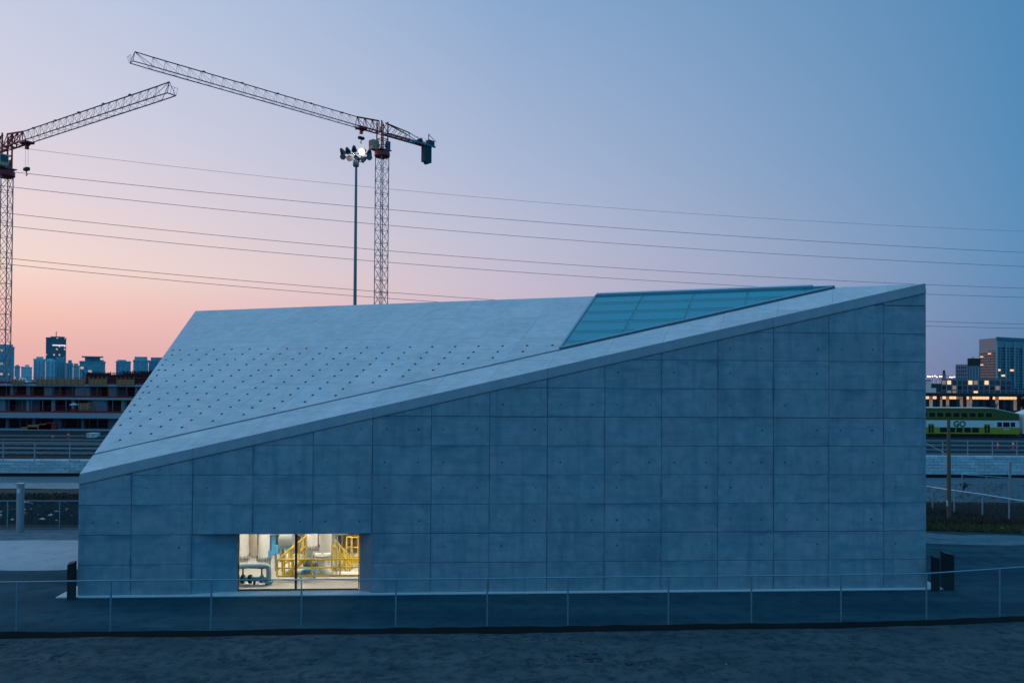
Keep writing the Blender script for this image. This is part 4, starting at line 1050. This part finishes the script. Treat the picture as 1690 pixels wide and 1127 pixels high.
# ================================================================== OVERHEAD WIRES
wires = [((45,246),(640,312),(1690,382)), ((20,284),(630,345),(1690,417)), ((20,309),(640,372),(1690,440)), ((20,353),(640,414),(1690,476)),
         ((20,374),(640,433),(1690,491)), ((20,427),(640,482.5),(1690,535)), ((20,437),(640,492.5),(1690,542))]
ZL, ZR = 108.0, 165.0
def wz(x): return ZL+(ZR-ZL)*(x-20)/1670.0
wlab = ['topmost and faintest overhead wire crossing the sky', 'second overhead wire from the top', 'third overhead wire from the top', 'fourth overhead wire, upper one of the middle pair', 'fifth overhead wire, lower one of the middle pair', 'sixth overhead wire, upper one of the lowest pair', 'seventh and lowest overhead wire']
ends = [[], []]
for k, (a, b, c) in enumerate(wires):
    # parabola through the three pixels
    xs, ys = [p[0] for p in (a, b, c)], [p[1] for p in (a, b, c)]
    def yy(x): 
        s_ = 0
        for i in range(3):
            t2 = ys[i]
            for j in range(3):
                if j != i: t2 *= (x-xs[j])/(xs[i]-xs[j])
            s_ += t2
        return s_
    pts = []
    for i in range(61):
        x = -290+(2050+290)*i/60; Z = wz(x); q = dp(x, yy(x), Z); pts.append(q)
    ends[0].append(pts[0]); ends[1].append(pts[-1])
    c0 = pts[30].copy()
    m_ = MB(c0).path(pts, .036 if k else .022, 5)
    single(m_, 'overhead_wire', M['wire'], wlab[k], 'wire', c0, 0, 'overhead wires crossing the sky')
for s_, E_ in enumerate(ends):
    x = sum(p.x for p in E_)/len(E_); y = sum(p.y for p in E_)/len(E_); zt = max(p.z for p in E_)+1
    t_ = thing('transmission_pole', ['steel transmission pole holding the wires beyond the construction site', 'steel transmission pole holding the wires beyond the train'][s_], 'pole', (x, y, 0))
    MB().path([(0,0,-.02),(0,0,zt/2),(0,0,zt)], [.6,.45,.25], 12).build('pole', M['steelpole'], t_, True)
    for p in E_: MB().tube((0,0,p.z),(p.x-x,p.y-y,p.z),.10,6).tube((0,-.6,p.z),(0,.6,p.z),.08,6).build('arm', M['steelpole'], t_)

# ================================================================== CONSTRUCTION SITE (left, behind the tracks)
CY = 140.0
def cz(y, x=100): return dp(x, y, CY).z
def cx_(x, y=670): return dp(x, y, CY).x
bx0, bx1 = cx_(-330), cx_(330)
site = thing('building_shell', 'unfinished concrete building with red netting and props behind the tracks', 'construction', ((bx0+bx1)/2, CY, 0))
O = Vector(((bx0+bx1)/2, CY, 0))
zf = [0.0, cz(680.5), cz(656), cz(634)]        # slab tops
for i, z in enumerate(zf[1:]):
    th = .9 if i == 0 else .35
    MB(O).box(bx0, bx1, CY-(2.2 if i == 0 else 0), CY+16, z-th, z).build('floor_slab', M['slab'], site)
    n_ = MB(O); yy_ = CY-(2.1 if i == 0 else -.1)
    x = bx0
    while x < bx1:
        w = 2.4; dz = random.uniform(-.08,.08)
        n_.box(x, x+w-.06, yy_-.02, yy_, z+.02, z+.36+dz); x += w
    n_.build('edge_netting', M['net'], site, kind='stuff')
    for zz in (.7, 1.15):
        n_ = MB(O).tube((bx0,yy_-.05,z+zz),(bx1,yy_-.05,z+zz),.035,5); n_.build('guard_rail', M['net'], site)
MB(O).box(bx0,bx1,CY-3,CY+16,-.02,.15).build('ground_slab', M['slab'], site)
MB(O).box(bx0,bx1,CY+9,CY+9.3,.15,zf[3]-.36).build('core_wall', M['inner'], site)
random.seed(21)
for lev in range(3):
    z0_, z1_ = zf[lev]+(.15 if lev == 0 else 0), zf[lev+1]-(.9 if lev == 0 else .35)
    x = bx0+1.0
    while x < bx1-1:
        w = random.choice((.5,.6,.5,1.4,2.6) if lev else (.5,.45,.6,1.4)); kind_ = w > 1
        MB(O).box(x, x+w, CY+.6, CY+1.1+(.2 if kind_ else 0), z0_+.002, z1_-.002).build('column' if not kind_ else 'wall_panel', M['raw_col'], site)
        x += w+random.uniform(2.2, 4.4)
    # props
    x = bx0+.5
    while x < bx1:
        MB(O).tube((x,CY+.25,z0_),(x,CY+.25,z1_),.06,6).build('prop', M['shore'] if (lev == 2 or random.random() < .25) else M['crane_mast'], site)
        x += random.uniform(.9, 2.4)
    # openings in the rear wall panels
    x = bx0+2
    while x < bx1:
        if random.random() < .6 and lev: MB(O).box(x,x+random.uniform(2,4.5),CY+4,CY+4.25,z0_+.002,z1_-.002).build('partition', M['raw_col'], site)
        x += random.uniform(3, 7)
# plywood formwork and rebar cages on the top slab
z = zf[3]
for (a, b, y) in ((61,93,630.5),(95,139,630),(147,176,629.5),(193,221,630),(20,40,633)):
    f_ = MB(O).box(cx_(a),cx_(b),CY-.12,CY+.1,z-.1,cz(y)+.5)
    for k in range(5):
        xx = cx_(a)+(cx_(b)-cx_(a))*k/4; f_.box(xx-.05,xx+.05,CY-.2,CY-.121,z-.1,cz(y)+.9)
    f_.build('formwork_side', M['ply'], site)
for (a, b, yt) in ((129,162,611),(168,190,613),(191,217,609.5),(220,262,608)):
    xa, xb, zt = cx_(a), cx_(b), cz(yt); m_ = MB(O); k = xa
    while k < xb:
        for dy in (1.5, 3.2, 5.0):
            h = zt-random.random()*.5; m_.tube((k+random.uniform(-.1,.1),CY+dy,z),(k+random.uniform(-.2,.2),CY+dy,h),.045,4)
        k += .22
    zz = z+.2
    while zz < zt-.2:
        for dy in (1.5, 5.0): m_.tube((xa,CY+dy,zz),(xb,CY+dy,zz),.05,4)
        zz += .3
    m_.box(xa+.2,xb-.2,CY+2.2,CY+4.6,z,zt-.5)
    m_.build('rebar_cage', M['rebar'], site)
# loose things on the site
def site_box(name, label, cat, x0, x1, y0, y1, Y, mat, lid=None):
    a, b = dp(x0, y1, Y), dp(x1, y0, Y); t_ = thing(name, label, cat, ((a.x+b.x)/2, Y, a.z)); w, h = b.x-a.x, b.z-a.z
    MB().cbox(-w/2,w/2,-.8,.8,0,h*.9,.05).build('body', mat, t_); MB().box(-w/2-.08,w/2+.08,-.88,.88,h*.9+.002,h).build('lid', lid or mat, t_)
    for s2 in (-1, 1): MB().box(s2*w*.3-.06,s2*w*.3+.06,-.82,-.801,.05,h*.85).build('rib', M['slab'], t_)
zS = zf[1]
site_box('site_bin', 'white site box standing below the construction floors', 'box', 147.5, 160, 714.5, 721.5, 120.5, M['white_paint'])
site_box('material_crate', 'tan material crate on the first floor of the unfinished building', 'crate', 133.5, 152, 665.5, 676.8, CY-1.2, M['ply'])
a = dp(122, 678, CY-1.2); t_ = thing('site_umbrella', 'pale blue sun umbrella over a stand on the unfinished floor', 'umbrella', (a.x, CY-1.2, zS))
MB().tube((0,0,0),(0,0,1.5),.04,6).build('pole', M['crane_mast'], t_); MB().lathe((0,0,1.35), [(.72,0),(.6,.16),(.3,.3),(.05,.36)], 12).build('canopy', M['blue_pipe'], t_, True)
MB().box(-.5,.5,-.3,.3,0,.7).build('stand', M['net'], t_)
a = dp(37, 632, CY+1); t_ = thing('tarpaulin', 'white tarpaulin heap on the top deck of the unfinished building', 'tarpaulin', (a.x, CY+1, zf[3]))
m_ = MB(); m_.lathe((0,0,0), [(.9,0),(.8,.5),(.45,1.0),(.2,1.2)], 9); m_.build('sheet', M['white_paint'], t_)
for k, (x, w, h, c) in enumerate(((63,3.2,.8,'ply'),(76,2.2,1.1,'shore'),(86,1.6,1.4,'net'),(50,2.8,.6,'ply'))):
    a = dp(x, 709, CY-2.6); t_ = thing('material_stack', ['long stack of boards at the foot of the construction floors', 'orange stack of frames at the foot of the construction floors', 'tall red rack at the foot of the construction floors', 'low stack of boards near the crane foot'][k], 'stack', (a.x, CY-2.6, .15))
    nlay = int(h/.2)
    for i in range(nlay): MB().box(-w/2+random.uniform(-.1,.1),w/2+random.uniform(-.1,.1),-.35,.35,i*.2,i*.2+.17).build('layer', M[c], t_)

# ================================================================== SKYLINE, LEFT
def tower(label, x0, x1, yt, Z, mat, dep=None, crown=None, fins=0, name='tower_block', cat='building', group=None):
    a, b = dp(x0, yt, Z), dp(x1, yt, Z); th_ = math.atan2((a.x+b.x)/2, Z); w = (b.x-a.x)*math.cos(th_); d = dep or w*.8; h = b.z
    t_ = thing(name, label, cat, ((a.x+b.x)/2, Z, 0), -th_, group)
    MB().box(-w/2,w/2,0,d,-.02,h).build('body', mat, t_)
    pa_, pb_ = random.uniform(-.48,-.05), random.uniform(.1,.46); MB().box(w*pa_,w*pb_,d*.1,d*.7,h+.002,h+random.choice((1.2,2.0,2.8))).build('plant_room', mat, t_)
    MB().box(-w/2-.3,w/2+.3,-.3,d+.3,h-1.4,h-.2).build('parapet', mat, t_)
    for k in range(fins):
        x = -w/2+w*(k+.5)/fins; MB().box(x-.5,x+.5,-.8,-.002,2,h-2).build('fin', M['fin'], t_)
    return t_, w, d, h
tower('slab tower half behind the crane mast at the picture\'s far left skyline', -22, 24, 572, 700, M['fac_a'], fins=4)
tower('small pale block right of the crane mast on the skyline', 24, 33, 604, 820, M['fac_a'])
tower('small stepped pale block left of the tower cluster on the skyline', 35, 53, 605, 840, M['fac_e'])
t_, w, d, h = tower('tallest dark tower on the skyline with a white lit band', 76, 109.5, 557, 900, M['fac_b'])
za, zb = dp(90, 570.6, 900).z, dp(90, 568.9, 900).z
MB().box(-w*.18,w*.47,-.6,-.002,za,zb).build('lit_band', M['white_band'], t_); MB().tube((0,d*.4,h),(0,d*.4,h+7),.4,6).build('antenna', M['tower_blue'], t_)
tower('pale tower block at the left foot of the tallest dark tower', 55.5, 75, 592, 780, M['fac_e'], fins=3)
tower('pale tower block directly in front of the tallest dark tower', 75.5, 91, 594, 760, M['fac_e'], fins=2)
tower('ribbed glassy block at the right foot of the tallest dark tower', 91.5, 108.5, 594, 775, M['fac_c'], fins=4)
tower('lower teal block beside the ribbed glassy block', 109, 120.5, 599, 770, M['fac_c'], fins=3)
tower('low block between the teal block and the wide roofed tower', 121, 131, 603, 800, M['fac_a'])
t_, w, d, h = tower('wide glassy tower with a thin overhanging roof slab', 131.5, 174, 596, 720, M['fac_c'])
MB().box(-w*.3,w*.3,d*.1,d*.6,h+.003,h+3.4).build('lift_core', M['fac_c'], t_)
MB().box(-w*.42,w*.42,-1.5,d*.9,h+3.4,h+4.4).build('roof_slab', M['fin'], t_)
tower('grey tower standing alone between the wide roofed tower and the twin slabs', 191.5, 216, 596, 740, M['fac_a'], fins=3)
tower('broad grey slab block partly behind the concrete roof edge', 220, 245, 594, 700, M['fac_a'], fins=2)
tower('ribbed slab block touching the concrete roof edge on the skyline', 245.5, 275, 595, 710, M['fac_c'], fins=5)
# ================================================================== BUILDINGS, RIGHT
ZT = 620.0
def rx(x, Z): return dp(x, 634, Z).x
def rz(y, Z, x=1640): return dp(x, y, Z).z
# angled tower: grey side and glassy side with fins
cxr = rx(1644, ZT); h = rz(557.5, ZT)
t_ = thing('apartment_tower', 'tall apartment tower with a grey windowed side and a blue finned side', 'building', (cxr, ZT, 0))
A_ = Vector((rx(1616, ZT+22)-cxr, 22, 0)); B_ = Vector((rx(1742, ZT+40)-cxr, 40, 0)); C_ = A_+B_
MB().prism([Vector((0,0,-.02)), B_-Vector((0,0,.02)), C_-Vector((0,0,.02)), A_-Vector((0,0,.02))], (0,0,h)).build('core', M['tower_wall'], t_)
nA = Vector((A_.y,-A_.x,0)).normalized(); nA = nA if nA.y < 0 else -nA
nB = Vector((B_.y,-B_.x,0)).normalized(); nB = nB if nB.y < 0 else -nB
nfl = 17; fh = (h-9)/nfl; random.seed(77)
def facepanel(P0, d, n_, s0, s1, za, zb, out, name, mat, par):
    L = d.length; e = d/L; p = P0+e*(s0*L); q = P0+e*(s1*L)
    return MB().prism([p+n_*out+Vector((0,0,za)), q+n_*out+Vector((0,0,za)), q+n_*out+Vector((0,0,zb)), p+n_*out+Vector((0,0,zb))], -n_*out*.98).build(name, mat, par)
Zv = Vector((0,0,0))
for f_ in range(nfl):
    z = f_*fh
    for c in range(4):
        if f_ == nfl-1 and c > 1: continue
        lit = random.random() < .07
        facepanel(Zv, A_, nA, .06+c*.23, .06+c*.23+.17, z+.9, z+fh-.55, .25, 'window', M['warm_lit' if lit else 'glass_tint'], t_)
    facepanel(Zv, A_, nA, .02, .98, z-.25, z+.05, 1.2, 'balcony', M['tower_wall'], t_)
for c in range(14):
    s0 = .015+c*.07
    for f_ in range(nfl+1):
        z = f_*fh; lit = random.random() < .02
        facepanel(Zv, B_, nB, s0, s0+.05, z+.5, z+fh-.35, .25, 'window', M['warm_lit' if lit else ('glass_tint' if random.random() < .6 else 'glass_dark')], t_)
    if c % 2 == 0: facepanel(Zv, B_, nB, s0-.02, s0-.002, 6, h-2-(c % 4)*.8, 1.0, 'fin', M['fin'], t_)
facepanel(Zv, B_, nB, -.0, 1, h-1.5, h+.8, .6, 'parapet', M['tower_blue'], t_)
# mid block
ZM = 560.0; c0 = rx(1597, ZM); h = rz(601.5, ZM)
t_ = thing('apartment_block', 'middle height block with a grey windowed front beside the tall tower', 'building', (c0, ZM, 0), -.50)
w1 = (c0-rx(1577.5, ZM))*.88; w2 = (rx(1618, ZM)-c0)*.88
MB().box(-w1,0,0,18,-.02,h).build('grey_wing', M['tower_wall'], t_); MB().box(.003,w2,.6,17,-.02,h-1).build('teal_wing', M['tower_blue'], t_)
for f_ in range(7):
    for c in range(5):
        lit = random.random() < .06
        x = -w1+.5+c*(w1-.8)/5; z = h-3.0-f_*2.6; MB().box(x,x+(w1-.8)/5-.5,-.12,-.003,z,z+1.6).build('window', M['warm_lit' if lit else 'glass_tint'], t_)
MB().box(-.2+.3,w2,2,12,h-.99,rz(591.5,ZM)).build('plant_room', M['roofdark'], t_)
MB().box(2.2,4.5,4,7,rz(591.5,ZM)+.002,rz(589,ZM)).build('vent_hood', M['white_paint'], t_)
for k in range(4): MB().box(1+k*w2/4.4,1.5+k*w2/4.4,.3,.598,1,h-2).build('fin', M['fin'], t_)
# low glassy block with lit windows
ZB = 430.0; x0, x1 = rx(1553, ZB), rx(1668, ZB); h = rz(625, ZB); 
t_ = thing('low_block', 'low blue glassy block with scattered lit windows in front of the towers', 'building', ((x0+x1)/2, ZB, 0), -.52); w = (x1-x0)*.87
MB().box(-w/2,w/2,0,14,-.02,h).build('body', M['tower_blue'], t_)
nb = 13
for c in range(nb):
    x = -w/2+w*(c+.12)/nb; ww = w/nb*.72
    for f_ in range(4):
        z = .6+f_*(h-1)/4; lit = random.random()
        MB().box(x,x+ww,-.15,-.003,z,z+(h-1)/4-.7).build('window', M['warm_lit'] if lit < .05 else M['warm_dim'] if lit < .14 else M['glass_tint'] if lit < .7 else M['glass_dark'], t_)
    if c % 2: MB().box(x-.45,x-.15,-.4,-.003,.5,h-.3).build('fin', M['fin'], t_)
ZW = 420.0; x0, x1 = rx(1522, ZW), rx(1545, ZW); h = rz(628, ZW, 1535)
t_ = thing('white_house', 'small white house beside the tall end of the concrete building', 'house', ((x0+x1)/2, ZW, 0), -.49); w = (x1-x0)*.88
MB().box(-w/2,w*.14,0,9,-.02,h).build('wall', M['white_paint'], t_); MB().box(w*.14+.003,w/2,0,9,-.02,h-4).build('wing', M['white_paint'], t_)
MB().box(-w/2-.2,w*.14+.2,-.2,9.2,h+.003,h+.4).build('roof', M['roofdark'], t_)
for k in range(3): MB().box(-w*.4+k*w*.28,-w*.4+k*w*.28+1.0,-.1,-.003,2.2,4).build('window', M['warm_dim' if k == 1 else 'glass_dark'], t_)
# lit shop row under a dark canopy
ZS_ = 262.0; x0, x1 = rx(1498, ZS_), rx(1720, ZS_); ht = rz(649, ZS_); hb = rz(654, ZS_); w = x1-x0
t_ = thing('shop_row', 'dark flat roofed shop row with warm lit shop windows behind the train', 'shop', ((x0+x1)/2, ZS_, 0)); cxs = (x0+x1)/2
MB().box(-w/2,w/2,-.6,9,hb,ht).build('canopy', M['roofdark'], t_)
MB().box(-w/2+.2,w/2-.2,.6,8.5,-.02,hb-.003).build('wall', M['brickdark'], t_)
for xp in (1502,1549,1593,1636,1682,1712): MB().box(rx(xp-1.8,ZS_)-cxs,rx(xp+1.8,ZS_)-cxs,-.2,.598,-.02,hb-.003).build('pier', M['roofdark'], t_)
for (a, b) in ((1504,1547),(1551,1591),(1595,1634),(1638,1680),(1684,1710)):
    n_ = int((b-a)/5.5)
    for i in range(n_):
        xa, xb = rx(a+(b-a)*i/n_+.4,ZS_)-cxs, rx(a+(b-a)*(i+1)/n_-.4,ZS_)-cxs
        up2 = random.random(); m1 = 'warm_lit' if up2 < .62 else 'warm_dim'
        MB().box(xa,xb,.45,.597,hb-1.0,hb-.12).build('lit_transom', M[m1], t_)
        MB().box(xa,xb,.45,.597,.5,hb-1.12).build('shop_window', M['warm_dim'] if random.random() < .22 else M['glass_tint'] if random.random() < .5 else M['glass_dark'], t_)
# bare street trees in front of the shops, dark evergreen at the right
def bare_tree(x, yt, Z, label, seed, mat='bark', leaf=None):
    random.seed(seed); P = dp(x, yt, Z); h = P.z; t_ = thing('bare_tree' if not leaf else 'evergreen_tree', label, 'tree', (P.x, Z, 0)); m_ = MB(); tips = []
    def br(p, d, l, r, lev):
        q = p+d*l; m_.tube(p, q, r, 5 if lev < 2 else 3, r*.6, caps=False); tips.append(q)
        if lev >= 4: return
        for k in range(3 if lev else 5):
            nd = (d+Vector((random.uniform(-1,1),random.uniform(-1,1),random.uniform(-.2,.7)))*.75).normalized()
            br(p.lerp(q,.55+.45*random.random()), nd, l*.66, r*.55, lev+1)
    br(Vector((0,0,-.02)), Vector((0,0,1)), h*.36, .10+h*.008, 0); m_.build('trunk', M[mat], t_)
    if leaf:
        c_ = MB()
        for q in tips:
            for k in range(8):
                p = q+Vector((random.gauss(0,.5),random.gauss(0,.5),random.gauss(0,.45))); a = random.random()*6.3; s_ = .12+random.random()*.22
                c_.add([p, p+Vector((math.cos(a)*s_,math.sin(a)*s_,random.uniform(-.2,.2))), p+Vector((math.cos(a+1.3)*s_,math.sin(a+1.3)*s_,random.uniform(.0,.3)))], [(0,1,2)])
        c_.build('crown', M[leaf], t_, kind='stuff')
    return t_
for i, (x, yt) in enumerate(((1561,660),(1584,663),(1607,658),(1622,661),(1645,657),(1660,661))):
    bare_tree(x, yt, 225+i*4, ['bare street tree before the first lit shop bay past the building', 'small bare tree before the second lit shop bay', 'bare tree before the third lit shop bay', 'thin bare tree beside a dark shop pier', 'broad bare tree before the last lit shop bay in view', 'small bare tree close to the dark evergreen'][i], 40+i)
M['ever'] = simple('dark_evergreen_leaf', (.012,.022,.018), .9, var=.4)
bare_tree(1690, 651, 215, 'dark evergreen tree at the end of the lit shop row', 60, 'bark', 'ever')
bare_tree(1588, 784, 62, 'bare shrub standing in front of the pale block wall', 61)
# lattice pylon and street lamps on the far rise
ZP = 700.0; P = dp(1558, 611, ZP); t_ = thing('pylon', 'small dark lattice pylon on the horizon beside the street lamps', 'pylon', (P.x, ZP, 0)); h = P.z; m_ = MB()
for sx, sy in ((-1,-1),(1,-1),(1,1),(-1,1)): m_.tube((sx*2.6,sy*2.6,-.02),(sx*.4,sy*.4,h),.28,4)
for k in range(8):
    z = h*k/8; r0 = 2.6-2.2*k/8; r1 = 2.6-2.2*(k+1)/8
    for sy in (-1, 1): m_.tube((-r0,sy*r0,z),(r1,sy*r1,h*(k+1)/8),.16,4).tube((r0,sy*r0,z),(-r1,sy*r1,h*(k+1)/8),.16,4)
m_.build('body', M['roofdark'], t_)
for z in (.62, .78): MB().tube((-6,0,h*z),(6,0,h*z),.2,4).build('arm', M['roofdark'], t_)
for i, (x, y) in enumerate(((1531.5,621.3),(1534.5,621.6),(1539,621),(1543,620.4),(1546,622),(1551,621),(1554.5,621.3),(1568,622.2),(1571,622.6),(1575,622.0))):
    P = dp(x, y, 900+i*6); t_ = thing('street_lamp', 'tiny pinkish street lamp burning on the far rise beside the pylon', 'street lamp', (P.x, P.y, 0), 0, 'street lamps on the far rise')
    MB().tube((0,0,-.02),(0,0,P.z),.25,5).build('pole', M['roofdark'], t_); MB().lathe((0,0,P.z), [(.3,-.5),(.75,0),(.3,.5)], 8).build('lamp', M['pink_lamp'], t_)
# far wooded rise and tree belts: read as one mass
def belt(name, label, x0, x1, Z, yt, amp, mat, n, seed):
    random.seed(seed); a, b = dp(x0, yt, Z), dp(x1, yt, Z); m_ = MB(Vector(((a.x+b.x)/2, Z, 0))); h = a.z
    for k in range(n):
        x = random.uniform(a.x, b.x); y = Z+random.uniform(-20, 20); top = h*(1-amp*vnoise(x*.03, 2, seed)); z = random.uniform(0, 1)**.7*top; s_ = random.uniform(.8, 2.6)
        an = random.random()*6.28; m_.add([(x-s_*math.cos(an),y-s_*math.sin(an),z-s_*.6),(x+s_*math.cos(an),y+s_*math.sin(an),z-s_*.6),(x+random.uniform(-s_,s_),y,z+s_*.8)], [(0,1,2)])
    m_.box(a.x,b.x,Z+21,Z+22,-.02,h*(1-amp)*.8)
    o = m_.build(name, mat, None, kind='stuff'); o.location = ((a.x+b.x)/2, Z, 0); return tag(o, label, 'trees')
M['belt'] = simple('distant_tree_mass', (.03,.065,.08), .9, var=.4)
belt('tree_belt', 'blue grey band of far trees under the street lamps', 1480, 1760, 980, 623.5, .25, M['belt'], 5000, 91)
belt('tree_belt', 'dark band of far trees between the skyline towers and the site', -260, 420, 660, 626, .4, M['belt'], 6000, 92)
